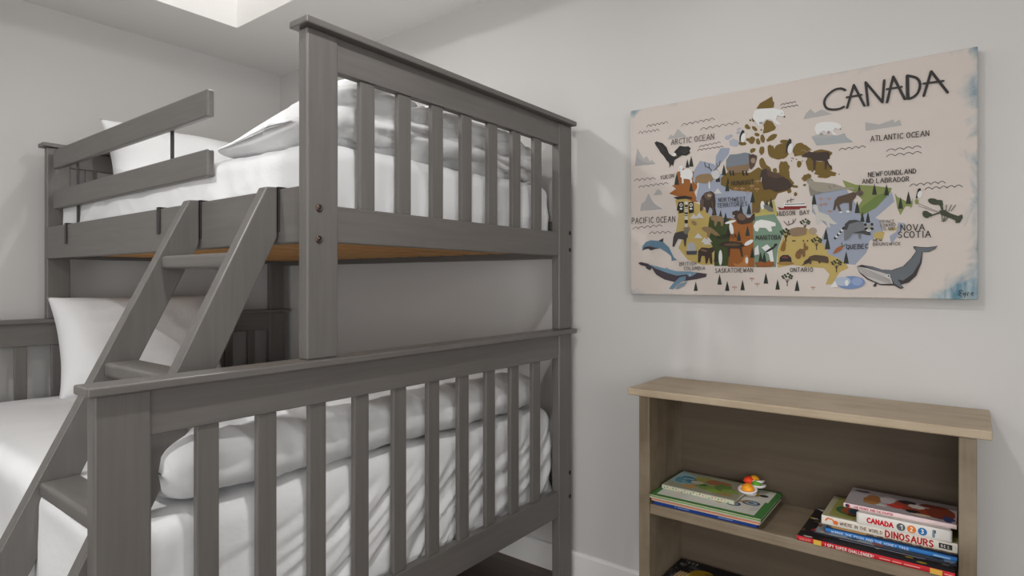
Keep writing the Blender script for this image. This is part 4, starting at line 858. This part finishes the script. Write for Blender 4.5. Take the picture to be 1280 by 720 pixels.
def a_top(F, L_, D):
    F.poly([(.001, .003), (L_-.001, .003), (L_-.001, D-.001), (.001, D-.001)], pal(168, 160, 162))
    for x, y, a, b_, c in ((.72, .35, .05, .03, (150, 66, 42)), (.86, .45, .028, .045, (128, 56, 36)), (.5, .5, .03, .026, (160, 70, 50)), (.46, .36, .02, .014, (196, 60, 48)), (.24, .5, .018, .036, (150, 100, 56)), (.235, .3, .016, .012, (176, 124, 60)), (.56, .68, .02, .014, (44, 34, 36)), (.62, .25, .014, .012, (40, 32, 34)), (.64, .55, .016, .016, (206, 196, 190)), (.38, .62, .016, .03, (190, 180, 180)), (.78, .7, .03, .014, (110, 44, 32)), (.12, .85, .018, .006, (60, 56, 60)), (.93, .2, .012, .02, (60, 66, 110)), (.34, .25, .012, .008, (206, 200, 198)), (.7, .14, .02, .008, (216, 196, 170))):
        F.blob(L_*x, D*y, min(a, L_*x-.002, L_*(1-x)-.002), min(b_, D*y-.004, D*(1-y)-.002), pal(*c), 0, 16, .4, x*7)
def t_top(F, L_, h):
    F.text('THE PRINCE AND THE PAUPER', L_*.10, h*.28, L_*.46, h*.28, h*.45, .0009, pal(190, 50, 70)); F.blob(L_*.045, h*.5, .004, h*.42, pal(150, 40, 60)); F.blob(L_*.03, h*.5, .003, h*.38, pal(60, 50, 60))
book('slim pink-spined storybook on the very top of the right pile', 1.686, .251, SZ+.085, .226, .138, .0105, pal(150, 70, 56), pal(228, 206, 206), group=GR, art=a_top, title=t_top, rot=-.2)
# --- bottom shelf
def a_low(F, L_, D):
    F.poly([(.001, .002), (L_-.001, .002), (L_-.001, D-.001), (.001, D-.001)], pal(36, 34, 36))
    scatter(((84, 84, 84), (30, 28, 30), (120, 116, 110), (60, 56, 52)), 60, .004, .012, 21, (0, .35, 0, 1))(F, L_, D)
    F.blob(L_*.38, D*.62, .040, .042, pal(176, 138, 34)); F.blob(L_*.50, D*.58, .034, .032, pal(30, 28, 30)); F.blob(L_*.50, D*.58, .026, .025, pal(160, 160, 158)); F.blob(L_*.50, D*.58, .017, .016, pal(36, 34, 36)); F.blob(L_*.505, D*.58, .008, .008, pal(190, 188, 184))
    F.stroke([(L_*.40, D*.72), (L_*.55, D*.8), (L_*.63, D*.66)], .005, pal(60, 56, 54)); F.blob(L_*.76, D*.6, .02, .016, pal(150, 128, 110)); F.blob(L_*.86, D*.72, .03, .016, pal(190, 182, 174)); F.blob(L_*.72, D*.8, .014, .01, pal(120, 60, 44))
    for k in range(4): F.stroke([(L_*(.10+.035*k), D*.42), (L_*(.12+.035*k), D*.62)], .006, pal(190, 150+8*k, 110))
    for k in range(3): F.stroke([(L_*.12+.012*k, D*.90), (L_*.13+.012*k, D*.955)], .003, pal(190, 188, 182))
LZS = -.952+H
GB = 'books on the bottom shelf'
book('book under the black and yellow one on the bottom shelf', 1.640, .724, LZS, .25, .205, .03, pal(90, 84, 78), pal(120, 110, 100), group=GB)
book('black and yellow picture book lying on the bottom shelf at the left', 1.632, .730, LZS+.0302, .245, .215, .032, pal(40, 38, 40), pal(60, 58, 60), group=GB, art=a_low, rot=.5)
#BOOK_END

# ------------------------------------------------------------------ lights
LZ = 1.004+H
def ceiling_lamp(x, y, watts, down, label):
    """shallow opaque pan hung under the ceiling with a small bright LED below its middle"""
    A = thing('ceiling_lamp', label, 'ceiling lamp', (x, y, LZ), 0, 'round ceiling lamps')
    m = MB(); m.lathe([(0, .010), (.195, .008), (.20, .004), (.20, .0), (.18, .003), (0, .004)], M['trim'], (0, 0, 0), 64); m.build('pan', A)
    m = MB(); m.lathe([(.012, .009), (.012, ZC-LZ-.02), (.06, ZC-LZ-.015), (.06, ZC-LZ)], M['trim'], (0, 0, 0), 32); m.build('stem', A)
    ld = bpy.data.lights.new('lamp_light', 'POINT'); ld.energy = watts; ld.shadow_soft_size = .004; ld.color = (1, .993, .98)
    lo = bpy.data.objects.new('lamp_light', ld); C.objects.link(lo); lo.parent = A; lo.location = (0, 0, -.0045)
    ld = bpy.data.lights.new('lamp_downlight', 'AREA'); ld.shape = 'DISK'; ld.size = .05; ld.energy = down; ld.color = (1, .993, .98)
    lo = bpy.data.objects.new('lamp_downlight', ld); C.objects.link(lo); lo.parent = A; lo.location = (0, 0, -.012)
ceiling_lamp(.55, .55, 1.6, 7.6, 'round metal ceiling lamp near the middle of the room')
ceiling_lamp(-.25, 1.70, 6, 8, 'round metal ceiling lamp above the open side of the bunk bed, beyond the ladder')
ceiling_lamp(1.50, .55, .12, .25, 'round metal ceiling lamp close to the right wall above the painting')
ceiling_lamp(1.05, 1.66, 4.2, 2.5, 'round metal ceiling lamp next to the skylight above the bunk bed')
def fill_glow(name, strength, col=(1, .997, .99, 1)):
    mt, nt, p = newmat(name); e = nd(nt, 'ShaderNodeEmission'); e.inputs['Color'].default_value = col; e.inputs['Strength'].default_value = strength
    nt.links.new(e.outputs[0], nt.nodes['Material Output'].inputs['Surface']); return mt
def window(name, axis, wall, sgn, a0, a1, z0, z1, strength):
    """an added, unseen fill light built as a window set on a wall: pane, casing and a middle bar"""
    f = MB(); g = MB(); t = .07
    def bx(mb, u0, u1, w0, w1, d0, d1, mat):
        lo, hi = sorted((wall+sgn*d0, wall+sgn*d1))
        if axis == 'x': mb.box(lo, hi, u0, u1, w0, w1, mat, 0)
        else: mb.box(u0, u1, lo, hi, w0, w1, mat, 0)
    bx(g, a0, a1, z0, z1, .001, .006, fill_glow(name+'_glow', strength))  # glowing pane, the source of the added fill light
    for u0, u1, w0, w1 in ((a0-t, a0, z0-t, z1+t), (a1, a1+t, z0-t, z1+t), (a0, a1, z0-t, z0), (a0, a1, z1, z1+t)): bx(f, u0, u1, w0, w1, 0, .02, M['trim'])
    bx(f, (a0+a1)/2-.02, (a0+a1)/2+.02, z0, z1, .006, .016, M['trim'])
    o = struct(f, name); g.build('pane', o)
window('fill_window_left', 'x', XL, 1, -1.2, .95, .10, 1.40, 4.4)  # made-up fill light on the left wall, out of view
window('fill_window_back', 'y', YB, 1, -1.9, -.3, .8, 2.0, 6.0)  # second made-up fill light, on the back wall behind the camera
w = bpy.data.worlds.new('World'); bpy.context.scene.world = w; w.use_nodes = True
w.node_tree.nodes['Background'].inputs[0].default_value = (1, 1, 1, 1); w.node_tree.nodes['Background'].inputs[1].default_value = .3

# ------------------------------------------------------------------ camera
cd = bpy.data.cameras.new('camera'); cam = bpy.data.objects.new('camera', cd); C.objects.link(cam)
cd.sensor_width = 36; cd.lens = 748.5/1280*36; cd.shift_y = -(360-349.7)/1280; cd.clip_start = .02
cam.location = (0, 0, H); cam.rotation_euler = (R(90), 0, R(-52.55))
sc = bpy.context.scene; sc.camera = cam
sc.view_settings.view_transform = 'Standard'; sc.view_settings.look = 'None'; sc.view_settings.gamma = 1; sc.view_settings.use_curve_mapping = False
sc.view_settings.exposure = .15
